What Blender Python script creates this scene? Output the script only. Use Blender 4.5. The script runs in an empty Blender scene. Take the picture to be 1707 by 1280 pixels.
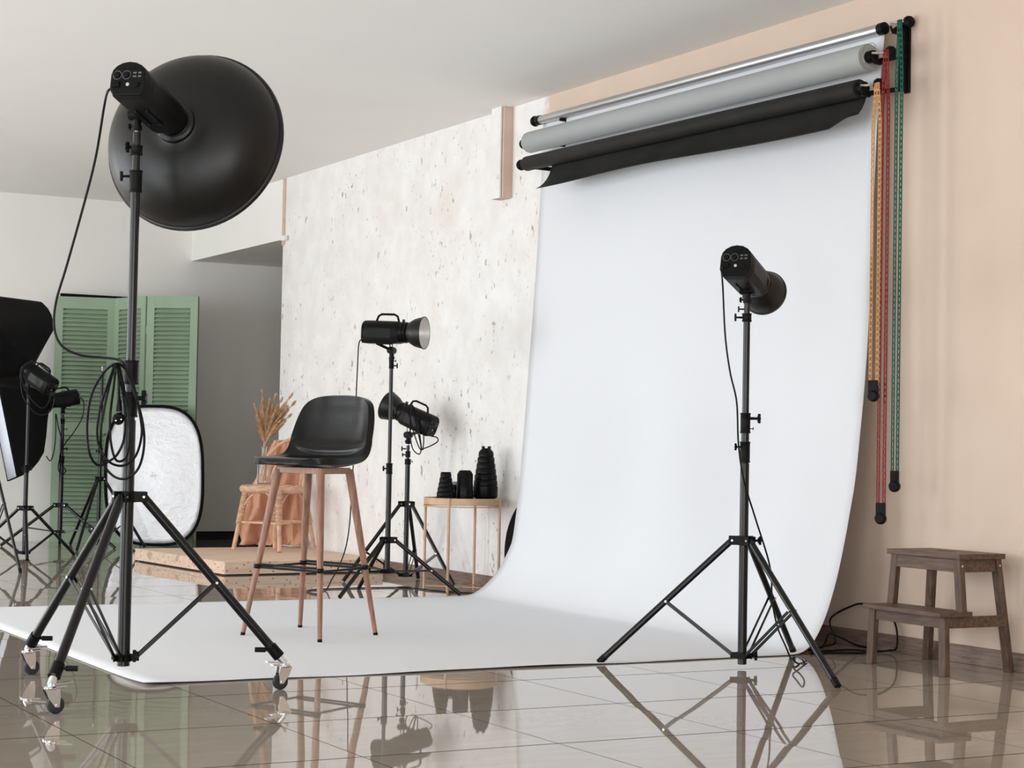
import bpy, math, random
from mathutils import Vector, Matrix
random.seed(7)
PI = math.pi
C = bpy.context.scene.collection
V = Vector
# ------------------------------------------------------------------ camera model (surveyed from the photograph)
F, CX, CY, EYE = 3119.267, 853.5, 640.0, 0.82
_v1 = V((-858.708-CX, 715.113-CY, F)); _hd = V((1, .0185, 0))
_up = _v1.cross(_hd).normalized()
if _up.y > 0: _up = -_up
_Y = _v1.normalized(); _X = _up.cross(_Y).normalized()
if _X.x < 0: _X = -_X
RM = Matrix((_X, _Y, _up))
EYEV = V((0, 0, EYE))
RIGHT = V((.8768, -.4808, 0)).normalized(); FWD = V((.4808, .8768, 0)).normalized(); UP = V((0, 0, 1))
def at(px, py, d): return EYEV + RM @ V((px-CX, py-CY, F)) * (d/F)          # a point at view distance d
def on_z(px, py, z=0):
    r = RM @ V((px-CX, py-CY, F)); return EYEV + r*((z-EYE)/r.z)
def depth(p): return (RM.transposed() @ (V(p)-EYEV)).z
def vdir(r, u, f): return (RIGHT*r + UP*u + FWD*f).normalized()
W, D, H, YE = 5.18, 15.12, 2.80, 13.05       # right wall, back wall, ceiling, end of right wall

# ------------------------------------------------------------------ materials
def mat(name, col, rough=.5, metal=0, noise=0, nscale=20, bump=0, bscale=200, spec=None, coat=0, stretch=None, trans=0, ior=1.45, sheen=0):
    if spec is None: spec = .16 if max(col) < .04 and not metal else .5
    if max(col) < .02 and not metal: col = tuple(c*.42 for c in col)
    m = bpy.data.materials.new(name); m.use_nodes = True
    nt = m.node_tree; N = nt.nodes; L = nt.links; b = N['Principled BSDF']
    b.inputs['Base Color'].default_value = (*col, 1); b.inputs['Roughness'].default_value = rough
    b.inputs['Metallic'].default_value = metal; b.inputs['Specular IOR Level'].default_value = spec
    b.inputs['Coat Weight'].default_value = coat; b.inputs['Transmission Weight'].default_value = trans
    b.inputs['IOR'].default_value = ior; b.inputs['Sheen Weight'].default_value = sheen
    tc = N.new('ShaderNodeTexCoord'); mp = N.new('ShaderNodeMapping'); L.new(tc.outputs['Object'], mp.inputs[0])
    if stretch: mp.inputs['Scale'].default_value = stretch
    if noise:
        n = N.new('ShaderNodeTexNoise'); n.inputs['Scale'].default_value = nscale; n.inputs['Detail'].default_value = 6
        L.new(mp.outputs[0], n.inputs['Vector'])
        mx = N.new('ShaderNodeMix'); mx.data_type = 'RGBA'
        mx.inputs['A'].default_value = (*[max(0, c*(1-noise)) for c in col], 1); mx.inputs['B'].default_value = (*[min(1, c*(1+noise)) for c in col], 1)
        r = N.new('ShaderNodeMapRange'); r.inputs[1].default_value = .3; r.inputs[2].default_value = .7
        L.new(n.outputs['Fac'], r.inputs[0]); L.new(r.outputs[0], mx.inputs['Factor']); L.new(mx.outputs['Result'], b.inputs['Base Color'])
    if bump:
        n2 = N.new('ShaderNodeTexNoise'); n2.inputs['Scale'].default_value = bscale; n2.inputs['Detail'].default_value = 4
        L.new(mp.outputs[0], n2.inputs['Vector'])
        bp = N.new('ShaderNodeBump'); bp.inputs['Strength'].default_value = bump; bp.inputs['Distance'].default_value = .002
        L.new(n2.outputs['Fac'], bp.inputs['Height']); L.new(bp.outputs[0], b.inputs['Normal'])
    return m
M = {}
M['black_paint'] = mat('black_paint', (.012, .012, .012), .34, noise=.25, nscale=40)
M['pole'] = mat('black_pole', (.010, .011, .012), .22, noise=.2, nscale=30, spec=.42)
M['plastic'] = mat('black_plastic', (.010, .010, .010), .42, bump=.15, bscale=900, noise=.2)
M['satin'] = mat('black_satin', (.012, .012, .013), .30, noise=.15)
M['dish'] = mat('black_dish', (.011, .010, .009), .38, noise=.1, nscale=8, spec=.42)
M['rubber'] = mat('rubber', (.03, .034, .037), .55, noise=.2)
M['grey'] = mat('grey_plastic', (.12, .12, .12), .4, noise=.1)
M['mark'] = mat('panel_marks', (.35, .35, .35), .5, noise=.1)
M['cable'] = mat('cable', (.014, .014, .015), .38, noise=.2, nscale=60)
M['fabric'] = mat('black_fabric', (.008, .008, .009), .75, bump=.4, bscale=400, noise=.3)
M['chrome'] = mat('chrome', (.75, .76, .78), .16, metal=1, noise=.05)
M['alu'] = mat('aluminium', (.66, .66, .67), .36, metal=1, noise=.08, nscale=10, stretch=(4, .3, 4))
M['bolt'] = mat('bolt', (.6, .6, .6), .3, metal=1, noise=.1)
M['inner'] = mat('reflector_inside', (.72, .69, .66), .4, metal=.6, noise=.05, bump=.3, bscale=300)
M['paper'] = mat('white_paper', (.725, .74, .77), .72, noise=.006, nscale=2, bump=.05, bscale=4)
M['paper_edge'] = mat('paper_edge', (.45, .42, .40), .8, noise=.2)
M['greypaper'] = mat('grey_paper', (.37, .385, .385), .62, noise=.03, nscale=3)
M['blackpaper'] = mat('black_paper', (.0215, .021, .020), .6, noise=.2, nscale=6)
M['diffuser'] = mat('diffuser', (.68, .72, .82), .6, noise=.02)
M['rose'] = mat('pink_plaster_trim', (.62, .46, .37), .75, noise=.08, nscale=8, bump=.2, bscale=60)
M['ceiling'] = mat('ceiling_paint', (.89, .88, .85), .9, noise=.010, nscale=1.5)
M['white'] = mat('white_paint', (.87, .855, .82), .85, noise=.02, nscale=1.2)
M['taupe'] = mat('taupe_paint', (.22, .175, .14), .85, noise=.03, nscale=1.2)
M['green'] = mat('green_paint', (.275, .375, .26), .5, noise=.08, nscale=5, bump=.1, bscale=60, stretch=(1, 1, .3))
M['walnut'] = mat('walnut_wood', (.27, .135, .085), .42, noise=.35, nscale=14, stretch=(6, 6, .6), bump=.1)
M['leather'] = mat('black_leather', (.014, .014, .015), .24, noise=.2, nscale=12, bump=.2, bscale=160, spec=.35)
M['darkwood'] = mat('dark_wood', (.105, .060, .040), .45, noise=.45, nscale=11, stretch=(8, 1, 8), bump=.3, bscale=40)
M['darkwood_v'] = mat('dark_wood_upright', (.100, .060, .041), .45, noise=.45, nscale=11, stretch=(8, 8, 1), bump=.3, bscale=40)
M['scuffed'] = mat('scuffed_edge', (.22, .15, .11), .6, noise=.4, nscale=30, stretch=(1, 3, 3))
M['brass'] = mat('beige_metal', (.58, .385, .245), .42, metal=0, noise=.08)
M['tray'] = mat('tray_top', (.02, .018, .016), .4, noise=.1)
M['rattan'] = mat('rattan', (.64, .40, .27), .5, noise=.25, nscale=18, bump=.2, bscale=80)
M['wicker'] = mat('wicker', (.60, .37, .25), .55, noise=.42, nscale=7, stretch=(2, 2, 22), bump=.3, bscale=60)
M['cloth'] = mat('peach_cloth', (.58, .30, .19), .85, noise=.12, nscale=5, bump=.3, bscale=120, sheen=.3)
M['pampas'] = mat('pampas', (.62, .40, .24), .9, noise=.25, nscale=40)
M['glass'] = mat('clear_glass', (.95, .97, .96), .03, trans=1, ior=1.3)
M['chain_gold'] = mat('gold_plastic', (.55, .29, .11), .4, noise=.15, nscale=60)
M['chain_red'] = mat('red_plastic', (.23, .006, .012), .35, noise=.15, nscale=60)
M['chain_green'] = mat('green_plastic', (.0, .10, .062), .35, noise=.15, nscale=60)
M['board'] = mat('dark_board', (.018, .016, .015), .6, noise=.2)
M['dark_base'] = mat('dark_baseboard', (.03, .027, .025), .5, noise=.2)
M['shadow_gap'] = mat('platform_gap_shade', (.03, .025, .02), .9, noise=.1)

def nodes(name):
    m = bpy.data.materials.new(name); m.use_nodes = True
    return m, m.node_tree.nodes, m.node_tree.links, m.node_tree.nodes['Principled BSDF']
def rgbmix(N, L, fac, a, b):
    mx = N.new('ShaderNodeMix'); mx.data_type = 'RGBA'
    for k, v in (('A', a), ('B', b)):
        if isinstance(v, tuple): mx.inputs[k].default_value = (*v, 1)
        else: L.new(v, mx.inputs[k])
    if isinstance(fac, (int, float)): mx.inputs['Factor'].default_value = fac
    else: L.new(fac, mx.inputs['Factor'])
    return mx.outputs['Result']
def mth(N, L, op, a, b=None, c=None):
    n = N.new('ShaderNodeMath'); n.operation = op
    for i, v in enumerate((a, b, c)):
        if v is None: continue
        if isinstance(v, (int, float)): n.inputs[i].default_value = v
        else: L.new(v, n.inputs[i])
    return n.outputs[0]
def noise(N, L, vec, scale, detail=4, rough=.5, stretch=None, out='Fac'):
    if stretch:
        mp = N.new('ShaderNodeMapping'); mp.inputs['Scale'].default_value = stretch; L.new(vec, mp.inputs[0]); vec = mp.outputs[0]
    n = N.new('ShaderNodeTexNoise'); n.inputs['Scale'].default_value = scale; n.inputs['Detail'].default_value = detail; n.inputs['Roughness'].default_value = rough
    L.new(vec, n.inputs['Vector']); return n.outputs[out]
def rng(N, L, v, a, b, c=0, d=1):
    r = N.new('ShaderNodeMapRange'); r.inputs[1].default_value = a; r.inputs[2].default_value = b; r.inputs[3].default_value = c; r.inputs[4].default_value = d
    L.new(v, r.inputs[0]); return r.outputs[0]

def floor_material():
    m, N, L, b = nodes('glossy_tiles')
    g = N.new('ShaderNodeNewGeometry'); s = N.new('ShaderNodeSeparateXYZ'); L.new(g.outputs['Position'], s.inputs[0])
    tx, ty, ox, oy = .596, .639, 1.459, 3.89
    u = mth(N, L, 'DIVIDE', mth(N, L, 'SUBTRACT', s.outputs['X'], ox), tx); v = mth(N, L, 'DIVIDE', mth(N, L, 'SUBTRACT', s.outputs['Y'], oy), ty)
    fu = mth(N, L, 'FLOOR', u); fv = mth(N, L, 'FLOOR', v)
    du = mth(N, L, 'MULTIPLY', mth(N, L, 'ABSOLUTE', mth(N, L, 'SUBTRACT', mth(N, L, 'FRACT', u), .5)), tx)
    dv = mth(N, L, 'MULTIPLY', mth(N, L, 'ABSOLUTE', mth(N, L, 'SUBTRACT', mth(N, L, 'FRACT', v), .5)), ty)
    gu = mth(N, L, 'GREATER_THAN', du, tx/2-.0018); gv = mth(N, L, 'GREATER_THAN', dv, ty/2-.0040)
    gr = mth(N, L, 'MAXIMUM', gu, gv)
    n1 = noise(N, L, g.outputs['Position'], 3, 6, .6, (1, 5, 1))
    cb = N.new('ShaderNodeCombineXYZ'); L.new(fu, cb.inputs[0]); L.new(fv, cb.inputs[1])
    wn = N.new('ShaderNodeTexWhiteNoise'); wn.noise_dimensions = '2D'; L.new(cb.outputs[0], wn.inputs['Vector'])
    col = rgbmix(N, L, rng(N, L, n1, .3, .7), (.325, .278, .228), (.36, .312, .262))
    col = rgbmix(N, L, gr, col, (.05, .04, .034))
    L.new(col, b.inputs['Base Color'])
    L.new(rng(N, L, gr, 0, 1, .018, .9), b.inputs['Roughness']); L.new(rng(N, L, gr, 0, 1, .5, 0), b.inputs['Specular IOR Level'])
    b.inputs['IOR'].default_value = 1.55
    sv = N.new('ShaderNodeVectorMath'); sv.operation = 'SUBTRACT'; L.new(wn.outputs['Color'], sv.inputs[0]); sv.inputs[1].default_value = (.5, .5, .5)
    sc = N.new('ShaderNodeVectorMath'); sc.operation = 'SCALE'; L.new(sv.outputs[0], sc.inputs[0]); sc.inputs['Scale'].default_value = .0045
    ad = N.new('ShaderNodeVectorMath'); ad.operation = 'ADD'; L.new(sc.outputs[0], ad.inputs[0]); L.new(g.outputs['Normal'], ad.inputs[1])
    # faint waviness
    nn = noise(N, L, g.outputs['Position'], 2.2, 1, .5, None, 'Color')
    s2 = N.new('ShaderNodeVectorMath'); s2.operation = 'SUBTRACT'; L.new(nn, s2.inputs[0]); s2.inputs[1].default_value = (.5, .5, .5)
    s3 = N.new('ShaderNodeVectorMath'); s3.operation = 'SCALE'; L.new(s2.outputs[0], s3.inputs[0]); s3.inputs['Scale'].default_value = .004
    a2 = N.new('ShaderNodeVectorMath'); a2.operation = 'ADD'; L.new(ad.outputs[0], a2.inputs[0]); L.new(s3.outputs[0], a2.inputs[1])
    nm = N.new('ShaderNodeVectorMath'); nm.operation = 'NORMALIZE'; L.new(a2.outputs[0], nm.inputs[0]); L.new(nm.outputs[0], b.inputs['Normal'])
    return m
def wall_material():
    m, N, L, b = nodes('plaster_wall')
    g = N.new('ShaderNodeNewGeometry'); P = g.outputs['Position']; s = N.new('ShaderNodeSeparateXYZ'); L.new(P, s.inputs[0])
    big = noise(N, L, P, 1.6, 6, .6); mid = noise(N, L, P, 5, 8, .65); st = noise(N, L, P, 4, 8, .7, (1, 1.6, .55))
    speck = noise(N, L, P, 17, 4, .62, (1, 1.15, .75)); msk = noise(N, L, P, 2.0, 4, .7); fine = noise(N, L, P, 45, 3, .6, (1, 1, .45))
    base = rgbmix(N, L, rng(N, L, mid, .38, .64), (.79, .77, .75), (.86, .85, .84))
    base = rgbmix(N, L, rng(N, L, big, .56, .76, 0, .45), base, (.74, .63, .565))
    base = rgbmix(N, L, rng(N, L, st, .60, .72, 0, .45), base, (.74, .66, .61))
    k = mth(N, L, 'MULTIPLY', rng(N, L, speck, .622, .662), rng(N, L, msk, .44, .58))
    k2 = mth(N, L, 'MULTIPLY', rng(N, L, fine, .67, .71), rng(N, L, msk, .42, .56))
    kk = mth(N, L, 'MAXIMUM', k, mth(N, L, 'MULTIPLY', k2, .9))
    dec = rgbmix(N, L, mth(N, L, 'MULTIPLY', kk, .95), base, (.36, .29, .25))
    edge = mth(N, L, 'ADD', s.outputs['Y'], mth(N, L, 'MULTIPLY', mth(N, L, 'SUBTRACT', mid, .5), .18))
    peachn = noise(N, L, P, 2.5, 4)
    peach = rgbmix(N, L, rng(N, L, peachn, .3, .7), (.66, .525, .43), (.69, .555, .455))
    side = rng(N, L, edge, 9.08, 9.14)
    L.new(rgbmix(N, L, side, peach, dec), b.inputs['Base Color'])
    b.inputs['Roughness'].default_value = .8
    bp = N.new('ShaderNodeBump'); bp.inputs['Distance'].default_value = .004
    L.new(mth(N, L, 'MULTIPLY', side, .5), bp.inputs['Strength'])
    L.new(mth(N, L, 'SUBTRACT', mid, kk), bp.inputs['Height']); L.new(bp.outputs[0], b.inputs['Normal'])
    return m
def plywood_material():
    m, N, L, b = nodes('pine_board')
    g = N.new('ShaderNodeNewGeometry'); P = g.outputs['Position']
    w = noise(N, L, P, 3, 8, .6, (1, 12, 12)); k = noise(N, L, P, 9, 2)
    c = rgbmix(N, L, rng(N, L, w, .3, .7), (.62, .44, .325), (.80, .61, .47))
    v = N.new('ShaderNodeTexVoronoi'); v.inputs['Scale'].default_value = 17; s0 = N.new('ShaderNodeSeparateXYZ'); L.new(P, s0.inputs[0]); c0 = N.new('ShaderNodeCombineXYZ'); L.new(mth(N, L, 'ADD', s0.outputs['X'], s0.outputs['Y']), c0.inputs[0]); L.new(s0.outputs['Z'], c0.inputs[1]); v.voronoi_dimensions = '2D'; L.new(c0.outputs[0], v.inputs['Vector'])
    hole = rng(N, L, v.outputs['Distance'], .07, .10, 1, 0)
    s = N.new('ShaderNodeSeparateXYZ'); L.new(P, s.inputs[0])
    c = rgbmix(N, L, mth(N, L, 'MULTIPLY', hole, mth(N, L, 'LESS_THAN', s.outputs['Z'], .0815)), c, (.10, .06, .045))
    c = rgbmix(N, L, rng(N, L, k, .66, .72, 0, .5), c, (.33, .19, .12))
    L.new(c, b.inputs['Base Color']); b.inputs['Roughness'].default_value = .6
    return m
def baseboard_material():
    m, N, L, b = nodes('wood_look_skirting')
    g = N.new('ShaderNodeNewGeometry'); P = g.outputs['Position']
    w = noise(N, L, P, 7, 8, .7, (1, 1.2, 14)); 
    c = rgbmix(N, L, rng(N, L, w, .32, .68), (.12, .075, .055), (.30, .215, .175))
    L.new(c, b.inputs['Base Color']); b.inputs['Roughness'].default_value = .45
    return m
def silver_material():
    m, N, L, b = nodes('silver_cloth')
    g = N.new('ShaderNodeNewGeometry'); P = g.outputs['Position']
    b.inputs['Base Color'].default_value = (.84, .85, .88, 1); b.inputs['Metallic'].default_value = .45; b.inputs['Roughness'].default_value = .42
    n1 = noise(N, L, P, 9, 6, .65, (1, 1, 1.6)); n2 = noise(N, L, P, 120, 2, .5, (1, 1, .3))
    bp = N.new('ShaderNodeBump'); bp.inputs['Strength'].default_value = .55; bp.inputs['Distance'].default_value = .02
    L.new(mth(N, L, 'ADD', n1, mth(N, L, 'MULTIPLY', n2, .06)), bp.inputs['Height']); L.new(bp.outputs[0], b.inputs['Normal'])
    return m
M['floor'] = floor_material(); M['wall'] = wall_material(); M['pine'] = plywood_material(); M['skirting'] = baseboard_material(); M['silver'] = silver_material()

# ------------------------------------------------------------------ mesh building
def frame(axis, hint=UP):
    a = V(axis).normalized(); h = V(hint)
    if abs(a.dot(h)) > .98: h = V((1, 0, 0))
    s = a.cross(h).normalized(); t = s.cross(a).normalized()
    return a, s, t
class MB:
    def __init__(self): self.v = []; self.f = []
    def add(self, vs, fs):
        o = len(self.v); self.v += [V(p) for p in vs]; self.f += [tuple(i+o for i in f) for f in fs]; return self
    def box(self, c, size, ax=None):
        c = V(c); x, y, z = ax if ax else (V((1, 0, 0)), V((0, 1, 0)), V((0, 0, 1)))
        x = V(x)*size[0]/2; y = V(y)*size[1]/2; z = V(z)*size[2]/2
        p = [c+x*i+y*j+z*k for i in (-1, 1) for j in (-1, 1) for k in (-1, 1)]
        return self.add(p, [(0, 1, 3, 2), (4, 6, 7, 5), (0, 4, 5, 1), (2, 3, 7, 6), (0, 2, 6, 4), (1, 5, 7, 3)])
    def bar(self, p0, p1, w, h, hint=UP):
        p0, p1 = V(p0), V(p1); a, s, t = frame(p1-p0, hint)
        return self.box((p0+p1)/2, ((p1-p0).length, w, h), (a, s, t))
    def beam(self, p0, p1, w, d, x=V((1, 0, 0)), y=V((0, 1, 0))):      # ends cut level
        p = []
        for q in (V(p0), V(p1)):
            for i, j in ((-1, -1), (1, -1), (1, 1), (-1, 1)): p.append(q+V(x)*w/2*i+V(y)*d/2*j)
        return self.add(p, [(0, 3, 2, 1), (4, 5, 6, 7)]+[(i, (i+1) % 4, (i+1) % 4+4, i+4) for i in range(4)])
    def path(self, pts, r, n=8, closed=False):
        pts = [V(p) for p in pts]; m = len(pts); rings = []; s = None
        rr = r if isinstance(r, (list, tuple)) else [r]*m
        for i, p in enumerate(pts):
            if closed: d = pts[(i+1) % m]-pts[i-1]
            else: d = pts[min(i+1, m-1)]-pts[max(i-1, 0)]
            d.normalize()
            if s is None: _, s, _t = frame(d)
            s = (s-d*s.dot(d)).normalized(); t = s.cross(d)
            rings.append([p+(s*math.cos(2*PI*k/n)+t*math.sin(2*PI*k/n))*rr[i] for k in range(n)])
        vs = [q for g in rings for q in g]; fs = []
        for i in range(m if closed else m-1):
            j = (i+1) % m
            for k in range(n): fs.append((i*n+k, i*n+(k+1) % n, j*n+(k+1) % n, j*n+k))
        if not closed: fs += [tuple(range(n))[::-1], tuple((m-1)*n+k for k in range(n))]
        return self.add(vs, fs)
    def tube(self, p0, p1, r0, r1=None, n=16): return self.path([p0, p1], [r0, r0 if r1 is None else r1], n)
    def lathe(self, prof, o, axis=UP, n=32, caps=True):
        a, s, t = frame(axis); o = V(o); vs = []; fs = []; m = len(prof)
        for r, z in prof:
            for k in range(n): vs.append(o+a*z+(s*math.cos(2*PI*k/n)+t*math.sin(2*PI*k/n))*r)
        for i in range(m-1):
            for k in range(n): fs.append((i*n+k, i*n+(k+1) % n, (i+1)*n+(k+1) % n, (i+1)*n+k))
        if caps: fs += [tuple(range(n))[::-1], tuple((m-1)*n+k for k in range(n))]
        return self.add(vs, fs)
    def prism(self, poly, o, x, y, n, d):       # poly in (x,y) plane, extruded d along n
        o = V(o); k = len(poly); a = [o+V(x)*p[0]+V(y)*p[1] for p in poly]; b = [p+V(n)*d for p in a]
        return self.add(a+b, [tuple(range(k))[::-1], tuple(range(k, 2*k))]+[(i, (i+1) % k, (i+1) % k+k, i+k) for i in range(k)])
    def loft(self, loops, caps=True):
        n = len(loops[0]); vs = [q for g in loops for q in g]; fs = []
        for i in range(len(loops)-1):
            for k in range(n): fs.append((i*n+k, i*n+(k+1) % n, (i+1)*n+(k+1) % n, (i+1)*n+k))
        if caps: fs += [tuple(range(n))[::-1], tuple((len(loops)-1)*n+k for k in range(n))]
        return self.add(vs, fs)
    def grid(self, rows, closed=False):
        m, n = len(rows), len(rows[0]); vs = [q for g in rows for q in g]
        fs = [(i*n+k, i*n+(k+1) % n, (i+1)*n+(k+1) % n, (i+1)*n+k) for i in range(m-1) for k in range(n if closed else n-1)]
        return self.add(vs, fs)
def obj(name, mb, m, parent=None, bevel=0, solid=0, sub=0, label=None, offset=0):
    org = V((0, 0, 0)); p = parent
    while p is not None: org += p.location; p = p.parent
    if parent is None:      # origin at the base of the thing
        xs = [q.x for q in mb.v]; ys = [q.y for q in mb.v]; loc = V(((min(xs)+max(xs))/2, (min(ys)+max(ys))/2, min(q.z for q in mb.v)))
    else: loc = V((0, 0, 0))
    me = bpy.data.meshes.new(name); me.from_pydata([tuple(q-org-loc) for q in mb.v], [], mb.f); me.update()
    import bmesh
    bm = bmesh.new(); bm.from_mesh(me); bmesh.ops.recalc_face_normals(bm, faces=bm.faces); bm.to_mesh(me); bm.free()
    me.polygons.foreach_set('use_smooth', [True]*len(me.polygons)); me.set_sharp_from_angle(angle=math.radians(38))
    me.materials.append(m); o = bpy.data.objects.new(name, me); C.objects.link(o); o.location = loc
    if parent is not None: o.parent = parent
    if solid:
        md = o.modifiers.new('thickness', 'SOLIDIFY'); md.thickness = solid; md.offset = offset
    if bevel:
        md = o.modifiers.new('edge', 'BEVEL'); md.width = bevel; md.segments = 2; md.limit_method = 'ANGLE'; md.angle_limit = math.radians(40)
    if sub:
        md = o.modifiers.new('smooth', 'SUBSURF'); md.levels = sub; md.render_levels = sub
    if label: o['label'] = label
    return o
def thing(name, loc, label, cat, group=None):
    o = bpy.data.objects.new(name, None); C.objects.link(o); o.location = V(loc); o.empty_display_size = .1
    o['label'] = label; o['category'] = cat
    if group: o['group'] = group
    return o
def tag(o, label, cat, group=None, kind=None):
    o['label'] = label; o['category'] = cat
    if group: o['group'] = group
    if kind: o['kind'] = kind
    return o
def struct(name, mb, m, parent=None, bevel=0):
    o = obj(name, mb, m, parent, bevel); 
    if parent is None: o['kind'] = 'structure'
    return o
def spline(pts, k=8, closed=False):
    pts = [V(p) for p in pts]; n = len(pts); out = []
    for i in range(n if closed else n-1):
        if closed: a, b, c, d = pts[i-1], pts[i], pts[(i+1) % n], pts[(i+2) % n]
        else: a, b, c, d = pts[max(i-1, 0)], pts[i], pts[i+1], pts[min(i+2, n-1)]
        for j in range(k):
            t = j/k; out.append(.5*((2*b)+(c-a)*t+(2*a-5*b+4*c-d)*t*t+(3*b-a-3*c+d)*t**3))
    if not closed: out.append(pts[-1])
    return out

# ------------------------------------------------------------------ room
XL, YF, XR = -2.6, -2.6, 7.2
struct('floor', MB().box(((XL+XR)/2, (YF+D)/2, -.05), (XR-XL+.4, D-YF+.4, .1)), M['floor'])
struct('ceiling', MB().box(((XL+XR)/2, (YF+D)/2, H+.05), (XR-XL+.4, D-YF+.4, .1)), M['ceiling'])
struct('wall_right', MB().box((W+.12, (YF+YE)/2, H/2), (.24, YE-YF, H)), M['wall'])
struct('wall_back', MB().box(((XL+XR)/2, D+.1, H/2), (XR-XL+.4, .2, H)), M['white'])
struct('wall_front', MB().box(((XL+XR)/2, YF-.1, H/2), (XR-XL+.4, .2, H)), M['white'])
# recess under the beam
struct('wall_recess_side', MB().box((XR+.1, (YE+D)/2, H/2), (.2, D-YE, H)), M['taupe'])
struct('wall_recess_near', MB().box(((W+.24+XR)/2, YE-.1, H/2), (XR-W-.24, .2, H)), M['taupe'])
struct('trim_1', MB().box(((W+XR)/2, (YE+D)/2, (2.346+H)/2), (XR-W, D-YE, H-2.346)), M['white'])
struct('trim_2', MB().box((W-.004, YE-.02, (2.30+H)/2), (.012, .045, H-2.30)), M['rose'])
struct('trim_3', MB().box((W-.03, YE-.09, 2.345), (.02, .07, .035)).box((W-.012, YE-.09, 2.345), (.03, .03, .02)), M['white'])
# boxed pipe hanging from the ceiling
px0, py0, py1, pz = W-.07, 9.492, 9.62, 2.268
struct('trim_4', MB().box(((px0+W)/2+.004, (py0+py1)/2, (pz+H)/2), (W-px0-.008, py1-py0, H-pz)), M['rose'], bevel=.003)
struct('trim_5', MB().box((px0-.001, (py0+py1)/2+.008, (pz+H)/2), (.01, py1-py0-.016, H-pz)), M['wall'])
struct('baseboard_right', MB().box((W-.005, (YF+YE)/2, .036), (.01, YE-YF, .072)), M['skirting'], bevel=.002)
struct('baseboard_back', MB().box(((W+.1+XR)/2, D-.006, .035), (XR-W-.1, .012, .07)), M['dark_base'])
# left wall with three large windows and an unseen first one added for more light
WIN = [(-1.4, 1.9), (3.6, 6.4), (7.4, 10.2), (11.2, 14.0)]; wz0, wz1 = .35, 2.5
mb = MB(); ys = [YF]+[y for w in WIN for y in w]+[D]
for i in range(0, len(ys), 2): mb.box((XL-.1, (ys[i]+ys[i+1])/2, H/2), (.2, ys[i+1]-ys[i], H))
for a, b in WIN: mb.box((XL-.1, (a+b)/2, wz0/2), (.2, b-a, wz0)).box((XL-.1, (a+b)/2, (wz1+H)/2), (.2, b-a, H-wz1))
struct('wall_left', mb, M['white'])
for i, (a, b) in enumerate(WIN):
    m_ = MB(); t = .05
    for y in (a+t/2, (a+b)/2, b-t/2): m_.box((XL-.06, y, (wz0+wz1)/2), (.06, t, wz1-wz0))
    for z in (wz0+t/2, wz1-t/2, wz0+.75): m_.box((XL-.06, (a+b)/2, z), (.055, b-a, t))
    struct('window_%d' % (i+1), m_, M['white'], bevel=.004)  # the first frame belongs to the added window

# ------------------------------------------------------------------ white paper sweep
RP = [(5.118, 2.60), (5.106, 2.50), (5.098, 2.40), (5.085, 2.25), (5.075, 2.05), (5.066, 1.80), (5.056, 1.55), (5.046, 1.32), (5.028, 1.09), (5.008, .90), (4.986, .714), (4.960, .58), (4.930, .44), (4.900, .32), (4.866, .215), (4.835, .140), (4.80, .078), (4.765, .036), (4.715, .010), (4.65, .0035)]
prof = spline([V((x, 0, z)) for x, z in RP], 4)
prof += [V((x, 0, .0035)) for x in [4.65-.1*i for i in range(1, 28)]]
prof = [p for p in prof if p.x > 1.965]+[V((1.965, 0, .0035))]
LX = [5.13, 5.128, 5.126, 5.122, 5.112, 5.10, 5.085, 5.07, 5.055, 5.042, 5.028, 5.018, 5.0, 4.982, 4.955, 4.925, 4.88, 4.835, 4.785, 4.72]
lx = [p.x for p in spline([V((x, 0, 0)) for x in LX], 4)]
rows = []; NY = 44
for i, p in enumerate(prof):
    row = []
    zt = min(1, max(0, p.z/2.6)); y1 = 9.17-.12*min(1, p.z/.3); y0 = 6.125-.0*zt
    for j in range(NY+1):
        v = j/NY; y = y0+(y1-y0)*v; z = p.z; x = p.x
        z += .045*v*max(0, (z-.6)/2.0)
        if i < len(lx): x += (lx[i]-p.x)*v
        elif x > 4.0: x += .07*v*(x-4.0)/.65
        if p.z < .02:
            e = max(0, 1-v*9); fl = min(1, (4.7-x)/.5)
            z += e*e*fl*(.0025+.0020*math.sin(x*4.2)+.0012*math.sin(x*11))
            c = max(0, 1-(x-1.965)/.30); z += e*e*c*.003
            z = max(z, .0015)
            if j == 0: y += .006*math.sin(x*6.0)*fl
        else: x += .003*math.sin(v*9+p.z*2)*(1-zt)
        row.append(V((x, y, z)))
    rows.append(row)
sweep = obj('paper_backdrop', MB().grid(rows), M['paper'], solid=.0012)
tag(sweep, 'wide white seamless paper backdrop sweeping from the wall out over the tiled floor', 'backdrop')

# ------------------------------------------------------------------ rollers, brackets, chains
def roller(name, label, cat, pr, pl, r, m, core=None, group=None):
    pr, pl = V(pr), V(pl); a = (pl-pr).normalized(); L = (pl-pr).length
    t = thing(name, (pr+pl)/2-V((0, 0, r)), label, cat, group)
    obj('roll', MB().lathe([(r*.55, .0), (r*.97, .001), (r, .004), (r, L-.004), (r*.97, L-.001), (r*.55, L)], pr, a, 40), m, t)
    obj('end_plug', MB().lathe([(.018, -.035), (.026, -.03), (.026, 0), (.018, .001)], pr, a, 20), M['plastic'], t)
    obj('end_plug', MB().lathe([(.016, -.001), (.027, .0), (.027, .036), (.018, .038)], pl, a, 20).lathe([(.012, .036), (.012, .048), (.026, .05), (.031, .062), (.026, .076), (.012, .084)], pl, a, 12), M['plastic'], t)
    return t, a
tr, a_ = roller('roller_tube', 'shiny aluminium roller tube, topmost of the three backdrop rollers', 'roller', (5.10, 6.135, 2.612), (5.10, 9.03, 2.650), .0235, M['alu'])
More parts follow.
